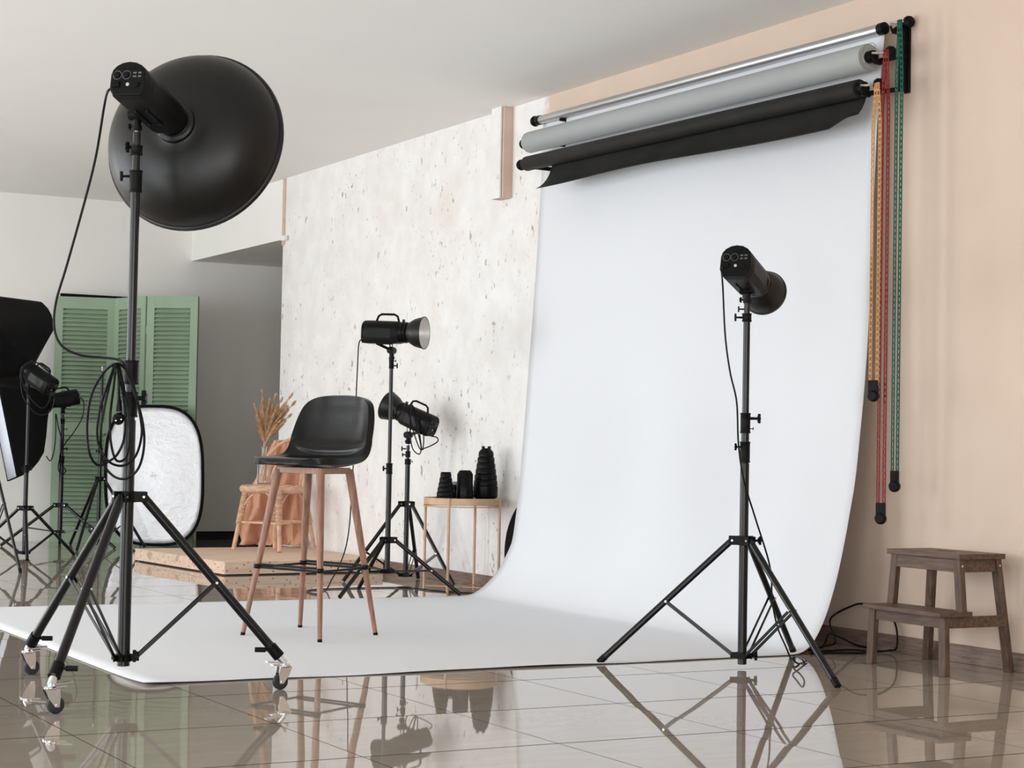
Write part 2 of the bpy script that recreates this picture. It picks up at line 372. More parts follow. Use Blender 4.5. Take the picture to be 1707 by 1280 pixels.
gr, a_ = roller('paper_roll', 'thick pale grey paper roll between the silver tube and the black roll', 'paper roll', (5.005, 6.09, 2.474), (5.005, 8.98, 2.507), .058, M['greypaper'])
mb = MB()
for k in range(3):
    mb.path(spline([V((5.005+.05*math.cos(q+k), 6.088-.012*k-.01*math.sin(3*q), 2.474+.056*math.sin(q+k)))for q in [j*PI/6 for j in range(10)]], 3), .0012, 4)
obj('clear_wrapping', mb, M['mark'], gr)
br, a_ = roller('paper_roll', 'black paper roll with a hanging curled flap, lowest of the three rollers', 'paper roll', (4.945, 6.07, 2.333), (4.945, 8.90, 2.374), .040, M['blackpaper'])
rows = []
for i, (dx, dz) in enumerate([(.034, -.012), (.033, -.03), (.026, -.055), (.016, -.08), (.002, -.103), (-.018, -.126), (-.040, -.143), (-.062, -.155)]):
    row = []
    for j in range(41):
        v = j/40; p = V((4.945, 6.07, 2.333)).lerp(V((4.945, 8.90, 2.374)), v*.925)
        rag = 1-(.25 if i > 4 else 0)*max(0, 1-v*22)
        row.append(V((p.x+dx+.003*math.sin(v*14+i*.2), p.y+(.05*max(0, 1-v*30)*(i/7)**2), p.z+dz*rag*(1+.05*math.sin(v*8)))))
    rows.append(row)
obj('flap', MB().grid(rows), M['blackpaper'], br, solid=.001)
# wall brackets
def bracket(y, label, sgn):
    t = thing('wall_bracket', (W, y, 2.30), label, 'bracket', None)
    obj('plate', MB().box((W-.006, y, 2.485), (.012, .030, .30)).box((W-.03, y, 2.485), (.05, .010, .28)), M['black_paint'], t, bevel=.002)
    for (hx, hz) in ((5.10, 2.612), (5.005, 2.474), (4.945, 2.333)):
        if sgn > 0: hz += .036
        h = MB()
        h.bar(V((W-.01, y, hz+(.022 if sgn < 0 else -.03))), V((hx-.01, y, hz-.028)), .012, .020)
        if sgn < 0: h.path(spline([V((hx+.03, y+.014*sgn, hz-.018)), V((hx+.018, y+.014*sgn, hz-.034)), V((hx, y+.014*sgn, hz-.037)), V((hx-.02, y+.014*sgn, hz-.03)), V((hx-.032, y+.014*sgn, hz-.008))], 5), .005, 8)
        obj('hook', h, M['black_paint'], t)
        if sgn < 0: obj('silver_arm', MB().path(spline([V((hx-.032, y-.012, hz+.004)), V((hx-.005, y-.022, hz+.006)), V((hx+.022, y-.026, hz+.012)), V((hx+.04, y-.03, hz+.016))], 4), .0055, 8), M['chrome'], t, label='small white metal arm of the hook')
        if sgn < 0: obj('knob', MB().lathe([(.012, 0), (.024, .004), (.027, .012), (.024, .022), (.010, .028), (.009, .03)], V((hx+.052, y-.022, hz+.014)), V((-.25, -1, 0)), 10), M['plastic'], t)
    return t
bracket(6.045, 'black wall bracket with three hooks at the chain end of the rollers', -1)
bracket(8.80, 'black wall bracket behind the knobbed far end of the rollers, mostly hidden', 1)
def chain(name, label, top, bot_z, m, gap, dirv, pitch=.0235):
    top = V(top); d = V(dirv).normalized()
    t = thing(name, (top.x, top.y, bot_z-.06), label, 'chain', None); mb = MB()
    def link(p, ax, side, L, w, r):
        pts = []
        for sx, sz in ((1, 1), (1, -1), (-1, -1), (-1, 1)): pts.append(p+side*sx*w/2+ax*sz*L/2)
        mb.path(pts, r, 4, closed=True)
    n = int((top.z-bot_z)/pitch)
    for s in (-1, 1):
        for i in range(n):
            f0 = i/n; f = (i+.5)/n; w = gap*(.35+.65*min(1, f*9)) 
            p = V((top.x, top.y, top.z-(top.z-bot_z)*f))+d*s*w/2
            side = d
            link(p, UP, side, pitch*1.0, .0092, .0031)
            mb.box(p+UP*pitch*.5, (.0115, .005, .0095), (d, V((-d.y, d.x, 0)), UP))
    for i in range(9):      # over the sprocket
        a = PI*(i+.5)/9; p = top+d*math.cos(a)*gap*.18+UP*(math.sin(a)*.028)
        link(p, V((0, 0, 1))*math.cos(a)+d*-math.sin(a), V((0, 1, 0)), .014, .010, .0026)
    obj('links', mb, m, t)
    obj('weight', MB().box(V((top.x, top.y, bot_z-.004)), (gap+.012, .018, .05), (d, V((-d.y, d.x, 0)), UP)).lathe([(.012, -.014), (.022, -.012), (.024, -.004), (.024, .004), (.022, .012), (.012, .014)], V((top.x, top.y, bot_z-.042)), V((-d.y, d.x, 0)), 20)
        .lathe([(.019, -.016), (.021, -.012), (.021, .012), (.019, .016)], V((top.x, top.y, bot_z-.042)), V((-d.y, d.x, 0)), 20), M['plastic'], t, bevel=.002)
    return t
def zof(px, py, d): return at(px, py, d).z
pg = at(1462, 150, 7.52); pr_ = at(1477, 95, 7.57); pn = at(1500, 45, 7.66)
chain('pull_chain', 'golden plastic pull chain, shortest and leftmost of the three chains', (pg.x, pg.y, pg.z), zof(1455, 643, 7.52), M['chain_gold'], .030, (.45, -1, 0))
chain('pull_chain', 'red plastic pull chain hanging lowest, between the golden and green chains', (pr_.x, pr_.y, pr_.z), zof(1468, 846, 7.57), M['chain_red'], .026, (.5, -1, 0))
chain('pull_chain', 'dark green plastic pull chain nearest the bracket plate', (pn.x, pn.y, pn.z), zof(1488, 793, 7.66), M['chain_green'], .022, (.5, -1, 0))

# ------------------------------------------------------------------ light stands
def star(mb, c, axis, R, th):
    a, s, t = frame(axis); pts = []
    for k in range(20):
        q = 2*PI*k/20; r = R*(.70+.30*math.cos(5*q)) ; pts.append((r*math.cos(q), r*math.sin(q)))
    mb.prism(pts, V(c)-a*th/2, s, t, a, th)
def knob_part(parent, p, side, R, ln, kind='star'):
    a = V(side).normalized(); p = V(p); mb = MB().tube(p, p+a*ln, R*.32, R*.25, 10)
    if kind == 'star': star(mb, p+a*ln, a, R, R*.55)
    else: mb.box(p+a*ln, (R*.5, R*2, R*.9), (a, UP, a.cross(UP)))
    return obj('knob', mb, M['plastic'], parent, bevel=R*.08)
def light_stand(label, base, feet, hub_z, hub_off, collar_z, tubes, collars, knobs, leg_r, brace_f=.5, bw=.010, casters=None, group=None, spigot=True, foot_cap=True):
    base = V((base[0], base[1], 0)); t = thing('light_stand', base, label, 'light stand', group)
    B = lambda z: base+V((0, 0, z))
    mb = MB()
    for z0, z1, r in tubes: mb.lathe([(r*.9, z0), (r, z0+.001), (r, z1-.001), (r*.9, z1)], base, UP, 20)
    obj('pole', mb, M['pole'], t)
    if spigot:
        zt = max(z1 for z0, z1, r in tubes); obj('spigot', MB().lathe([(.0075, 0), (.0075, .012), (.0055, .015), (.0055, .02), (.0075, .023), (.0075, .035), (.005, .038)], B(zt-.002), UP, 14), M['bolt'], t, label='bare metal spigot')
    for z0, z1, r in collars:
        obj('collar', MB().lathe([(r*.8, z0), (r*1.08, z0), (r*1.08, z0+.005), (r, z0+.007), (r, z1-.007), (r*1.08, z1-.005), (r*1.08, z1), (r*.8, z1)], base, UP, 20), M['plastic'], t)
    for z, side, R, ln, kind in knobs: knob_part(t, B(z)+V(side).normalized()*.012, side, R, ln, kind)
    r0 = tubes[0][2]
    hub = MB().lathe([(r0, -.018), (r0+.008, -.018), (r0+.008, .018), (r0, .018)], B(hub_z), UP, 20)
    low = MB().lathe([(r0, -.012), (r0+.007, -.012), (r0+.007, .012), (r0, .012)], B(collar_z), UP, 20)
    legs = []
    for i, f in enumerate(feet):
        f = V(f); d = V((f.x-base.x, f.y-base.y, 0)); d.normalize(); s = V((-d.y, d.x, 0))
        for q in (-1, 1):
            hub.bar(B(hub_z)+s*q*(leg_r+.003), B(hub_z)+s*q*(leg_r+.003)+d*(hub_off+.012), .004, .034)
            low.bar(B(collar_z)+s*q*(bw+.002)+d*r0*.5, B(collar_z)+s*q*(bw+.002)+d*(r0+.028), .004, .020)
        h = B(hub_z)+d*hub_off
        end = V(f)
        legs.append((h, end, d, s, f))
    obj('hub', hub, M['plastic'], t, bevel=.0015); obj('lower_collar', low, M['plastic'], t, bevel=.001)
    for i, (h, end, d, s, f) in enumerate(legs):
        zend = leg_r*.55+(.108 if casters else 0)
        e = V((end.x, end.y, zend))
        lg = obj('leg', MB().tube(h, e, leg_r, None, 14), M['pole'], t)
        if foot_cap and not casters:
            ax = (e-h).normalized(); obj('foot_cap', MB().tube(e-ax*leg_r*2.4, e+ax*leg_r*.3, leg_r*1.12, leg_r*1.05, 14), M['plastic'], lg)
        m_ = h+(e-h)*brace_f
        bb = MB()
        for q in (-1, 1): bb.bar(m_+s*q*bw, B(collar_z)+d*(r0+.018)+s*q*bw, .003, max(.010, bw))
        obj('brace', bb, M['pole'], t, bevel=.0005)
        obj('bolt', MB().tube(m_-s*(bw+.006), m_+s*(bw+.006), .0045, None, 10), M['bolt'], t)
        obj('bolt', MB().tube(h-s*(leg_r+.008), h+s*(leg_r+.008), .004, None, 10), M['bolt'], t)
        if casters:
            ax = (e-h).normalized(); side = casters[i]
            cs = MB().tube(e-ax*.036, e+ax*.010, leg_r*1.25, leg_r*1.32, 14)
            obj('clamp', cs, M['plastic'], lg)
            obj('lever', MB().tube(e-ax*.02, e-ax*.02+V(side).normalized()*.028, .005, None, 10).tube(e-ax*.02+V(side).normalized()*.026, e-ax*.02+V(side).normalized()*.062, .0085, None, 12), M['plastic'], lg, bevel=.001)
            top = e+ax*.040; wr = .0265; tl = V((side[0], side[1], 0)).normalized(); fw = V((-tl.y, tl.x, 0))*.5+tl*.85; fw.normalize(); axl = V((-fw.y, fw.x, 0))
            cst = obj('caster', MB().tube(e+ax*.005, top, .0125, None, 14).lathe([(.019, -.006), (.021, -.003), (.021, .002), (.014, .006)], top+V((0, 0, -.008)), UP, 18), M['chrome'], t, label='chrome swivel caster')
            wc = V((top.x+fw.x*.016, top.y+fw.y*.016, wr))
            fk = MB()
            for q in (-1, 1):
                hz_ = top.z-.010-wr; fk.prism([(-.022, 0), (.024, 0), (.027, -hz_*.5), (.024, -hz_-.006), (.010, -hz_-.006), (-.010, -hz_*.55)], V((top.x, top.y, top.z-.010))+axl*(q*.0135-.001), fw, UP, axl, .002)
            fk.bar(V((top.x, top.y, top.z-.006))+fw*.0, V((top.x, top.y, top.z-.004))+fw*.048, .022, .004)
            # fork drops to the axle
            fk.tube(wc-axl*.017, wc+axl*.017, .004, None, 10)
            obj('fork', fk, M['chrome'], cst)
            obj('wheel', MB().lathe([(.010, -.010), (.020, -.011), (wr-.002, -.009), (wr, -.005), (wr, .005), (wr-.002, .009), (.020, .011), (.010, .010)], wc, axl, 28), M['rubber'], cst)
            obj('brake_lever', MB().bar(V((top.x, top.y, top.z+.002))+fw*.018, V((top.x, top.y, top.z+.008))+fw*.068, .020, .003), M['chrome'], cst)
    return t

# ------------------------------------------------------------------ studio strobe heads
def studio_light(label, back, axis, L, wd, ht, joint, kind='bell', dish=None, group=None, cable_side=-1, hscale=1):
    a, s, t = frame(axis); back = V(back); joint = V(joint)      # a forward, s right, t up
    th = thing('studio_light', joint, label, 'studio light', group)
    def sec(f, w, h, tt=0):
        p = []
        b = -h/2; top = h/2
        out = [(-w*.5, b+h*.22), (-w*.38, b), (w*.38, b), (w*.5, b+h*.22), (w*.5, b+h*.62)]
        for k in range(1, 8): q = PI*k/8; out.append((w*.5*math.cos(q), b+h*.62+h*.38*math.sin(q)))
        out.append((-w*.5, b+h*.62))
        return [back+a*f+s*x+t*(y+tt) for x, y in out]
    hb = MB().loft([sec(.012, wd*.97, ht*.97), sec(.016, wd, ht), sec(.05, wd, ht), sec(L*.9, wd*.97, ht*.96), sec(L, wd*.88, ht*.88)])
    house = obj('housing', hb, M['plastic'], th, bevel=.002)
    inset = MB()
    for q in (-1, 1): inset.box(back+a*L*.5+s*q*wd*.495-t*ht*.07, (L*.62, .003, ht*.42), (a, s, t))
    obj('side_panel', inset, M['satin'], house, bevel=.001)
    cp = obj('control_panel', MB().loft([sec(-.002, wd*.92, ht*.92), sec(.002, wd*.99, ht*.99), sec(.013, wd*1.0, ht*1.0)]), M['plastic'], th, bevel=.0015)
    kb = lambda x, y, r, l: MB().lathe([(r*1.15, 0), (r, .002), (r*.9, l), (r*.6, l+.001)], back+s*wd*x+t*ht*y-a*.001, -a, 16)
    obj('dial', kb(-.30, .10, wd*.095, .008), M['satin'], cp); obj('dial', kb(-.04, .10, wd*.095, .008), M['satin'], cp)
    rg = MB()
    for x in (-.30, -.04): rg.lathe([(wd*.125, 0), (wd*.125, .0006), (wd*.108, .0006), (wd*.108, 0)], back+s*wd*x+t*ht*.10-a*.0022, -a, 20, caps=False)
    for x, y in ((.20, .15), (.34, .15), (.20, .05), (.34, .05)): rg.box(back+s*wd*x+t*ht*y-a*.003, (.0015, wd*.09, ht*.045), (a, s, t))
    obj('buttons', rg, M['grey'], cp, label='grey buttons and dial rings')
    obj('display', MB().box(back+s*wd*.02+t*ht*.32-a*.0025, (.002, wd*.34, ht*.09), (a, s, t)), M['satin'], cp)
    obj('socket', MB().lathe([(.0045, 0), (.0045, .003), (.003, .003), (.003, 0)], back+s*wd*.02-t*ht*.17-a*.002, -a, 14, caps=False).lathe([(wd*.05, 0), (wd*.05, .001)], back+s*wd*.02-t*ht*.17-a*.002, -a, 14), M['bolt'], cp, label='bare metal sync socket')
    obj('power_switch', MB().box(back+s*wd*.27-t*ht*.19-a*.004, (.006, wd*.13, ht*.13), (a, s, t)), M['satin'], cp, bevel=.001)
    obj('power_inlet', MB().box(back-s*wd*.30-t*ht*.17-a*.004, (.010, wd*.2, ht*.15), (a, s, t)), M['satin'], cp, bevel=.001)
    # handle
    h0 = back+t*ht*.46+a*L*.30; h1 = back+t*ht*.46+a*L*.92; up = t*.040*hscale
    obj('handle', MB().path([h0, h0+up*.75+a*.012, h0+up+a*.03, h1+up-a*.03, h1+up*.75-a*.010, h1], [.0065]*6, 8), M['plastic'], th, bevel=0)
    # lamp collar with latch
    rc = ht*.46
    obj('lamp_collar', MB().lathe([(rc*.9, 0), (rc, .002), (rc, .022), (rc*.93, .024), (rc*.93, .030), (rc*1.0, .032), (rc*.98, .040), (rc*.85, .042)], back+a*(L-.004), a, 28).box(back+a*(L+.01)+t*(rc+.006), (.012, .012, .014), (a, s, t)), M['satin'], th)
    # yoke
    y0 = back+a*L*.35-t*ht*.5; y1 = back+a*L*.72-t*ht*.5
    mb = MB()
    for q in (-1, 1):
        mb.bar(y0+s*q*.020, joint+s*q*.016, .004, .012); mb.bar(y1+s*q*.020, joint+s*q*.016, .004, .016); mb.bar(y0+s*q*.02, y1+s*q*.02, .004, .006)
    obj('yoke', mb, M['plastic'], th, bevel=.001)
    mb = MB().lathe([(.012, -.028), (.020, -.026), (.022, 0), (.020, .026), (.012, .028)], joint, s, 20).tube(joint, joint-UP*.055, .0135, .0125, 14).lathe([(.016, 0), (.016, .014)], joint-UP*.052, UP, 14)
    obj('tilt_joint', mb, M['plastic'], th)
    knob_part(th, joint-UP*.040, s*cable_side, .012, .026, 'star')
    # reflector
    n0 = back+a*(L+.036)
    if kind == 'bell':
        P = [(.030, .001), (.050, 0), (.054, .008), (.066, .026), (.077, .046), (.084, .072), (.087, .091), (.0905, .093), (.0905, .099), (.0875, .099)]
        rf = obj('reflector', MB().lathe(P, n0, a, 44, caps=False), M['dish'], th, label='black bell shaped reflector')
        obj('inner_lining', MB().lathe([(.030, .006), (.051, .007), (.064, .027), (.0745, .046), (.0815, .072), (.0868, .098)], n0, a, 44, caps=False), M['inner'], rf, label='matt silver inside of the reflector')
        obj('flash_tube', MB().lathe([(.046, 0), (.046, .006), (.026, .010), (.026, .035), (.012, .045)], n0, a, 24), M['diffuser'], th)
    elif kind == 'dish':
        R, dp = dish
        P = [(.040, -.006), (.060, -.006), (.068, 0), (.070, .010), (.080, .014)]
        for k in range(1, 15):
            q = k/14; P.append((.080+(R-.080)*math.sin(q*PI/2*.93)/math.sin(PI/2*.93), .014+(dp-.03)*(1-math.cos(q*PI/2*.93))/(1-math.cos(PI/2*.93))))
        P += [(R+.006, dp-.014), (R+.009, dp-.008), (R+.009, dp), (R+.002, dp+.003)]
        rf = obj('beauty_dish', MB().lathe(P, n0, a, 72, caps=False), M['dish'], th, label='large black dish reflector')
        obj('inner_lining', MB().lathe([(max(.02, r-.004), z+.004) for r, z in P[4:]], n0, a, 72, caps=False), M['diffuser'], rf, label='white inside of the dish')
    elif kind == 'ring':
        obj('speed_ring', MB().lathe([(.055, 0), (.070, .002), (.072, .012), (.055, .014)], n0, a, 28), M['black_paint'], th)
    return th, n0, (a, s, t)

def cable(name, label, pts, r=.0042, k=8, cat='cable', group=None, n=8):
    o = obj(name, MB().path(spline(pts, k), r, n), M['cable']); return tag(o, label, cat, group)

# ---- A: big dish stand on casters, front left
bL = V((1.85, 5.977, 0)); DL = depth(bL); zL = lambda y, x=215: EYE+(715.113+.0185*(x+858.7)-y)*DL/F
feetL = [on_z(52, 1126), on_z(90, 1188), on_z(461, 1149)]
light_stand('tall black light stand on chrome casters carrying the large black dish, front left', bL, feetL, zL(828), .050, zL(1096),
    [(zL(1110), zL(700), .0205), (zL(700), zL(640), .017), (zL(640), zL(300), .0150), (zL(300), zL(215), .0122)],
    [(zL(695), zL(653), .0245), (zL(640), zL(600), .0245), (zL(317), zL(280), .0205), (zL(254), zL(238), .0190)],
    [(zL(240), -RIGHT, .020, .018, 'star'), (zL(290), -RIGHT, .016, .035, 'bar'), (zL(663), RIGHT, .028, .034, 'star'), (zL(1092), RIGHT-FWD*.3, .022, .030, 'star')],
    .0155, .54, .0115, casters=[V((.9, -.45, 0)), V((.9, -.45, 0)), V((-.9, .45, 0))])
dirL = vdir(.199, -.177, .86)
backL = at(213, 131, DL-.17)
jL = V((bL.x, bL.y, zL(208)+.045))
studio_light('black studio flash head tilted down with a large black dish, on the caster stand', backL, dirL, .345, .120, .118, jL, 'dish', (.312, .19), hscale=.55)
d = DL-.02
pts = [at(188, 148, DL-.15), at(180, 152, DL-.15), at(174, 175, d), at(160, 260, d), at(140, 340, d), at(112, 440, d), at(93, 505, d), at(91, 550, d), at(105, 578, d), at(135, 592, d), at(172, 596, d), at(195, 599, d-.02), at(206, 606, d-.04), at(212, 622, d-.05)]
for (x, y) in [(226, 660), (238, 705), (240, 745), (231, 780), (212, 797), (190, 794), (172, 770), (168, 720), (176, 670), (187, 625), (194, 610), (196, 620), (204, 650), (209, 690), (207, 730), (197, 755), (183, 768), (163, 775), (149, 755), (145, 710), (152, 660), (170, 625), (190, 607), (206, 612), (222, 640), (233, 690), (236, 725), (226, 760), (205, 776), (180, 768), (163, 735), (165, 690), (178, 645), (192, 608), (190, 640), (184, 690), (184, 730), (190, 760), (198, 769), (210, 762), (216, 735), (214, 690), (206, 645), (198, 610), (198, 640), (199, 668)]:
    pts.append(at(x, y, d-.045+.018*math.sin(len(pts)*1.7)))
cab = thing('power_cable', at(195, 790, d), 'black power cable coiled in long loops on the caster stand, plug hanging down', 'cable')
obj('cord', MB().path(spline(pts, 8), .0042, 8), M['cable'], cab)
obj('plug', MB().lathe([(.004, 0), (.006, -.005), (.0095, -.03), (.0105, -.042)], at(199, 664, d-.03), UP, 14).lathe([(.012, -.010), (.0185, -.008), (.0195, 0), (.0185, .008), (.012, .014)], at(197.5, 698, d-.03), vdir(.1, -.35, -1), 20), M['plastic'], cab)
obj('prong', MB().tube(at(193, 701, d-.035), at(193, 701, d-.055), .0022, None, 8).tube(at(202, 699, d-.035), at(202, 699, d-.055), .0022, None, 8), M['bolt'], cab)
obj('cable_tie', MB().lathe([(.012, -.012), (.015, -.008), (.015, .008), (.012, .012)], at(193, 612, d-.035), vdir(1, .1, .2), 14), M['plastic'], cab)

# ---- B: stand before the paper, front right
bR = V((4.227, 5.849, 0)); DR = depth(bR); zR = lambda y, x=1240: EYE+(715.113+.0185*(x+858.7)-y)*DR/F
feetR = [on_z(999, 1106), on_z(1396, 1146), on_z(1323, 1090)]
light_stand('black tripod light stand in front of the white paper, leg tips bare', bR, feetR, zR(901), .045, zR(1092),
    [(zR(1107), zR(772), .0170), (zR(772), zR(688), .0150), (zR(690), zR(535), .0130), (zR(538), zR(505), .0115)],
    [(zR(771), zR(736), .0188), (zR(722), zR(688), .0188), (zR(535), zR(521), .0175)],
    [(zR(528), -RIGHT, .0145, .032, 'bar'), (zR(514), -RIGHT, .011, .020, 'bar'), (zR(697), RIGHT, .020, .040, 'star'), (zR(745), -RIGHT, .015, .024, 'star'), (zR(714), RIGHT, .006, .018, 'star'), (zR(901), RIGHT+FWD*.2, .018, .052, 'star'), (zR(1092), RIGHT, .020, .040, 'star')],
    .0125, .50, .0125)
dirR = vdir(.41, -.245, .88)
backR = at(1226, 434, DR-.10)
jR = V((bR.x, bR.y, zR(498)+.040))
studio_light('black studio flash head with small bell reflector, standing before the white paper', backR, dirR, .245, .120, .125, jR, 'bell', hscale=.5)
d = DR-.03
cb = [at(1206, 446, DR-.14), at(1203, 452, DR-.14), at(1205, 480, d), at(1209, 560, d), at(1217, 620, d), at(1228, 670, d), at(1231, 740, d), at(1240, 800, d), at(1258, 860, d+.04), at(1280, 930, d+.08), at(1286, 965, d+.1), at(1287, 1000, d+.1), at(1296, 1045, d+.05)]
for x, y in [(1310, 1078), (1322, 1098), (1330, 1112), (1341, 1104), (1339, 1088), (1328, 1078), (1323, 1084), (1331, 1100)]: cb.append(on_z(x, y, .006) if y > 1080 else on_z(x, y, .05))
cb = cb[:13]+[at(1310, 1078, 7.3), on_z(1319, 1100, .012), on_z(1325, 1112, .005), on_z(1334, 1106, .02), V(on_z(1341, 1108, .03)), V(on_z(1338, 1100, .05)), V(on_z(1328, 1094, .045)), V(on_z(1322, 1098, .03)), on_z(1331, 1106, .012), on_z(1345, 1101, .005)]
cable('power_cable', 'thin black cable hanging from the flash head down the right stand, small loop on tiles', cb, .0034)

# ---- C: mid tall stand
bA = V((4.391, 9.406, 0)); DA = depth(bA); zA = lambda y, x=648: EYE+(715.113+.0185*(x+858.7)-y)*DA/F
feetA = [on_z(566, 997), on_z(768, 993), on_z(598, 982)]
light_stand('taller black light stand behind the bar stool holding the light with bright opening', bA, feetA, zA(900), .040, zA(952),
    [(zA(955), zA(782), .0150), (zA(785), zA(610), .0105), (zA(615), zA(596), .0095)],
    [(zA(790), zA(772), .0175), (zA(614), zA(600), .0135)],
    [(zA(781), -RIGHT, .016, .020, 'star'), (zA(609), RIGHT, .014, .020, 'bar'), (zA(601), RIGHT, .008, .012, 'bar')],
    .0115, .56, .010, foot_cap=False)
dirA = vdir(.955, -.02, -.30)
jA = V((bA.x, bA.y, zA(590)+.022))
backA = at(609, 553, DA+.05)
studio_light('black studio light with top handle facing right, silver inner reflector showing', backA, dirA, .215, .130, .128, jA, 'bell', hscale=1.0)
d = DA+.03
cable('power_cable', 'thin black cable hanging behind the stool from the highest studio light', [at(609, 563, DA+.05), at(602, 566, DA+.05), at(598, 575, d), at(596, 610, d), at(594, 655, d), at(591, 740, d), at(586, 820, d), at(583, 870, d), at(577, 910, d), at(566, 942, d+.1), at(553, 966, d+.15), on_z(543, 984, .004), on_z(528, 990, .004), on_z(512, 986, .004), on_z(520, 983, .004), on_z(560, 981, .004), on_z(620, 979.5, .004), on_z(680, 979.5, .004), on_z(720, 984, .004), on_z(760, 987, .004), on_z(806, 989, .004)], .0036)

# ---- D: mid lower stand
bB = V((4.917, 10.27, 0)); DB = depth(bB); zB = lambda y, x=678: EYE+(715.113+.0185*(x+858.7)-y)*DB/F
feetB = [on_z(572, 970), on_z(756, 976), on_z(697, 965)]
light_stand('shorter black light stand close to the plaster wall beside the snoot table', bB, feetB, zB(840), .040, zB(958),
    [(zB(960), zB(772), .0150), (zB(775), zB(742), .0100)],
    [(zB(774), zB(765), .0185), (zB(762), zB(752), .0150)],
    [(zB(748), -RIGHT, .015, .025, 'bar'), (zB(758), -RIGHT, .013, .020, 'star'), (zB(769), RIGHT, .008, .015, 'star')],
    .0115, .62, .010, foot_cap=False)
dirB = vdir(-.83, .36, .42)
jB = V((bB.x, bB.y, zB(738)+.048))
backB = at(722, 711, DB-.06)
studio_light('black studio light tilted up to the left, cable bundle tied to it', backB, dirB, .215, .125, .130, jB, 'bell', hscale=1.0)
d = DB-.10
pts = [at(719, 727, d), at(728, 729, d), at(730, 735, d), at(722, 741, d), at(708, 747, d), at(700, 748, d), at(690, 722, d), at(684, 700, d), at(680, 680, d-.03), at(688, 676, d-.03), at(692, 700, d), at(700, 735, d), at(702, 750, d), at(698, 757, d), at(688, 748, d), at(684, 725, d), at(684, 695, d-.02), at(689, 678, d-.03), at(697, 705, d), at(703, 748, d), at(706, 740, d), at(705, 720, d), at(694, 700, d)]
cable('power_cable', 'bundled black cable dangling under the up-tilted studio light', pts, .0036)

# ---- E/F: softbox stands far left
def softbox(label, ring_c, a, L, u, v, hu, hv, rc=.06):
    ring_c = V(ring_c); a = V(a).normalized(); v = V(v); v = (v-a*v.dot(a)).normalized(); u = v.cross(a).normalized()
    t = thing('softbox', ring_c, label, 'softbox')
    def loop(f, hu_, hv_, rd):
        out = []; n = 8
        for k in range(4):
            sx, sy = ((1, 1), (-1, 1), (-1, -1), (1, -1))[k]; tx, ty = ((1, -1), (1, 1), (-1, 1), (-1, -1))[k-0]
            nx, ny = ((-1, 1), (-1, -1), (1, -1), (1, 1))[k]
        P = [(1, 1), (-1, 1), (-1, -1), (1, -1)]
        for k in range(4):
            p, q = P[k], P[(k+1) % 4]
            for j in range(n):
                w = j/n; x = p[0]*(1-w)+q[0]*w; y = p[1]*(1-w)+q[1]*w
                ang = math.atan2(y, x); r = rd
                X = x*hu_*(1-r)+math.cos(ang)*rc*r; Y = y*hv_*(1-r)+math.sin(ang)*rc*r
                sag = 1-.05*math.sin(w*PI)*(1-r)*(1 if f < L*.97 else 0)
                out.append(ring_c+a*f+u*X*sag+v*Y*sag)
        return out
    loops = []
    for k in range(9):
        q = k/8; g = math.sin(q*PI/2*.96)/math.sin(PI/2*.96); loops.append(loop(L*(1-math.cos(q*PI/2))**.8 if k else 0, rc+(hu-rc)*g, rc+(hv-rc)*g, 1-min(1, q*2.2)))
    loops.append(loop(L+.018, hu, hv, 0))
    obj('black_shell', MB().loft(loops, caps=False), M['fabric'], t, solid=.003)
    obj('front_diffuser', MB().grid([[ring_c+a*(L+.012)+u*hu*.985*x+v*hv*.985*y for x in (-1, 0, 1)] for y in (-1, -.5, 0, .5, 1)]), M['diffuser'], t, label='white front diffuser', solid=.002)
    return t
D1 = 13.05; b1 = on_z(40, 928.5); D1 = depth(b1); z1 = lambda y: EYE+(731.8-y)*D1/F
f1 = [b1+RIGHT*.28+FWD*.30, b1+RIGHT*.12-FWD*.38, b1-RIGHT*.40+FWD*.08]
light_stand('black stand at far left carrying the higher softbox light', b1, f1, z1(847), .045, z1(921),
    [(z1(924), z1(783), .0155), (z1(785), z1(655), .0105)], [(z1(788), z1(775), .018), (z1(664), z1(654), .0135)],
    [(z1(781), RIGHT, .014, .022, 'star'), (z1(782), -RIGHT, .012, .02, 'bar')], .0115, .52, .009, foot_cap=False)
dir1 = vdir(-.80, .50, .33); j1 = V((b1.x, b1.y, z1(648)+.03))
back1 = at(87, 645, D1-.03)
_, n1, fr = studio_light('black studio light with looped cable, attached to the higher softbox at far left', back1, dir1, .205, .130, .130, j1, 'ring', hscale=.9)
softbox('large black softbox seen from behind, higher of the two at far left', n1+fr[0]*.012, dir1, .42, None, V((0, 0, 1)), .43, .33)
d = D1-.12
cable('power_cable', 'black cable looped around the higher softbox light at far left', [at(85, 655, d), at(82, 668, d), at(72, 680, d), at(58, 672, d), at(42, 650, d), at(36, 628, d), at(40, 612, d), at(52, 604, d), at(66, 606, d), at(78, 615, d), at(84, 622, d), at(76, 616, d), at(55, 602, d+.02), at(36, 618, d), at(37, 655, d), at(48, 676, d), at(62, 690, d), at(78, 690, d), at(88, 678, d), at(91, 664, d)], .0042)

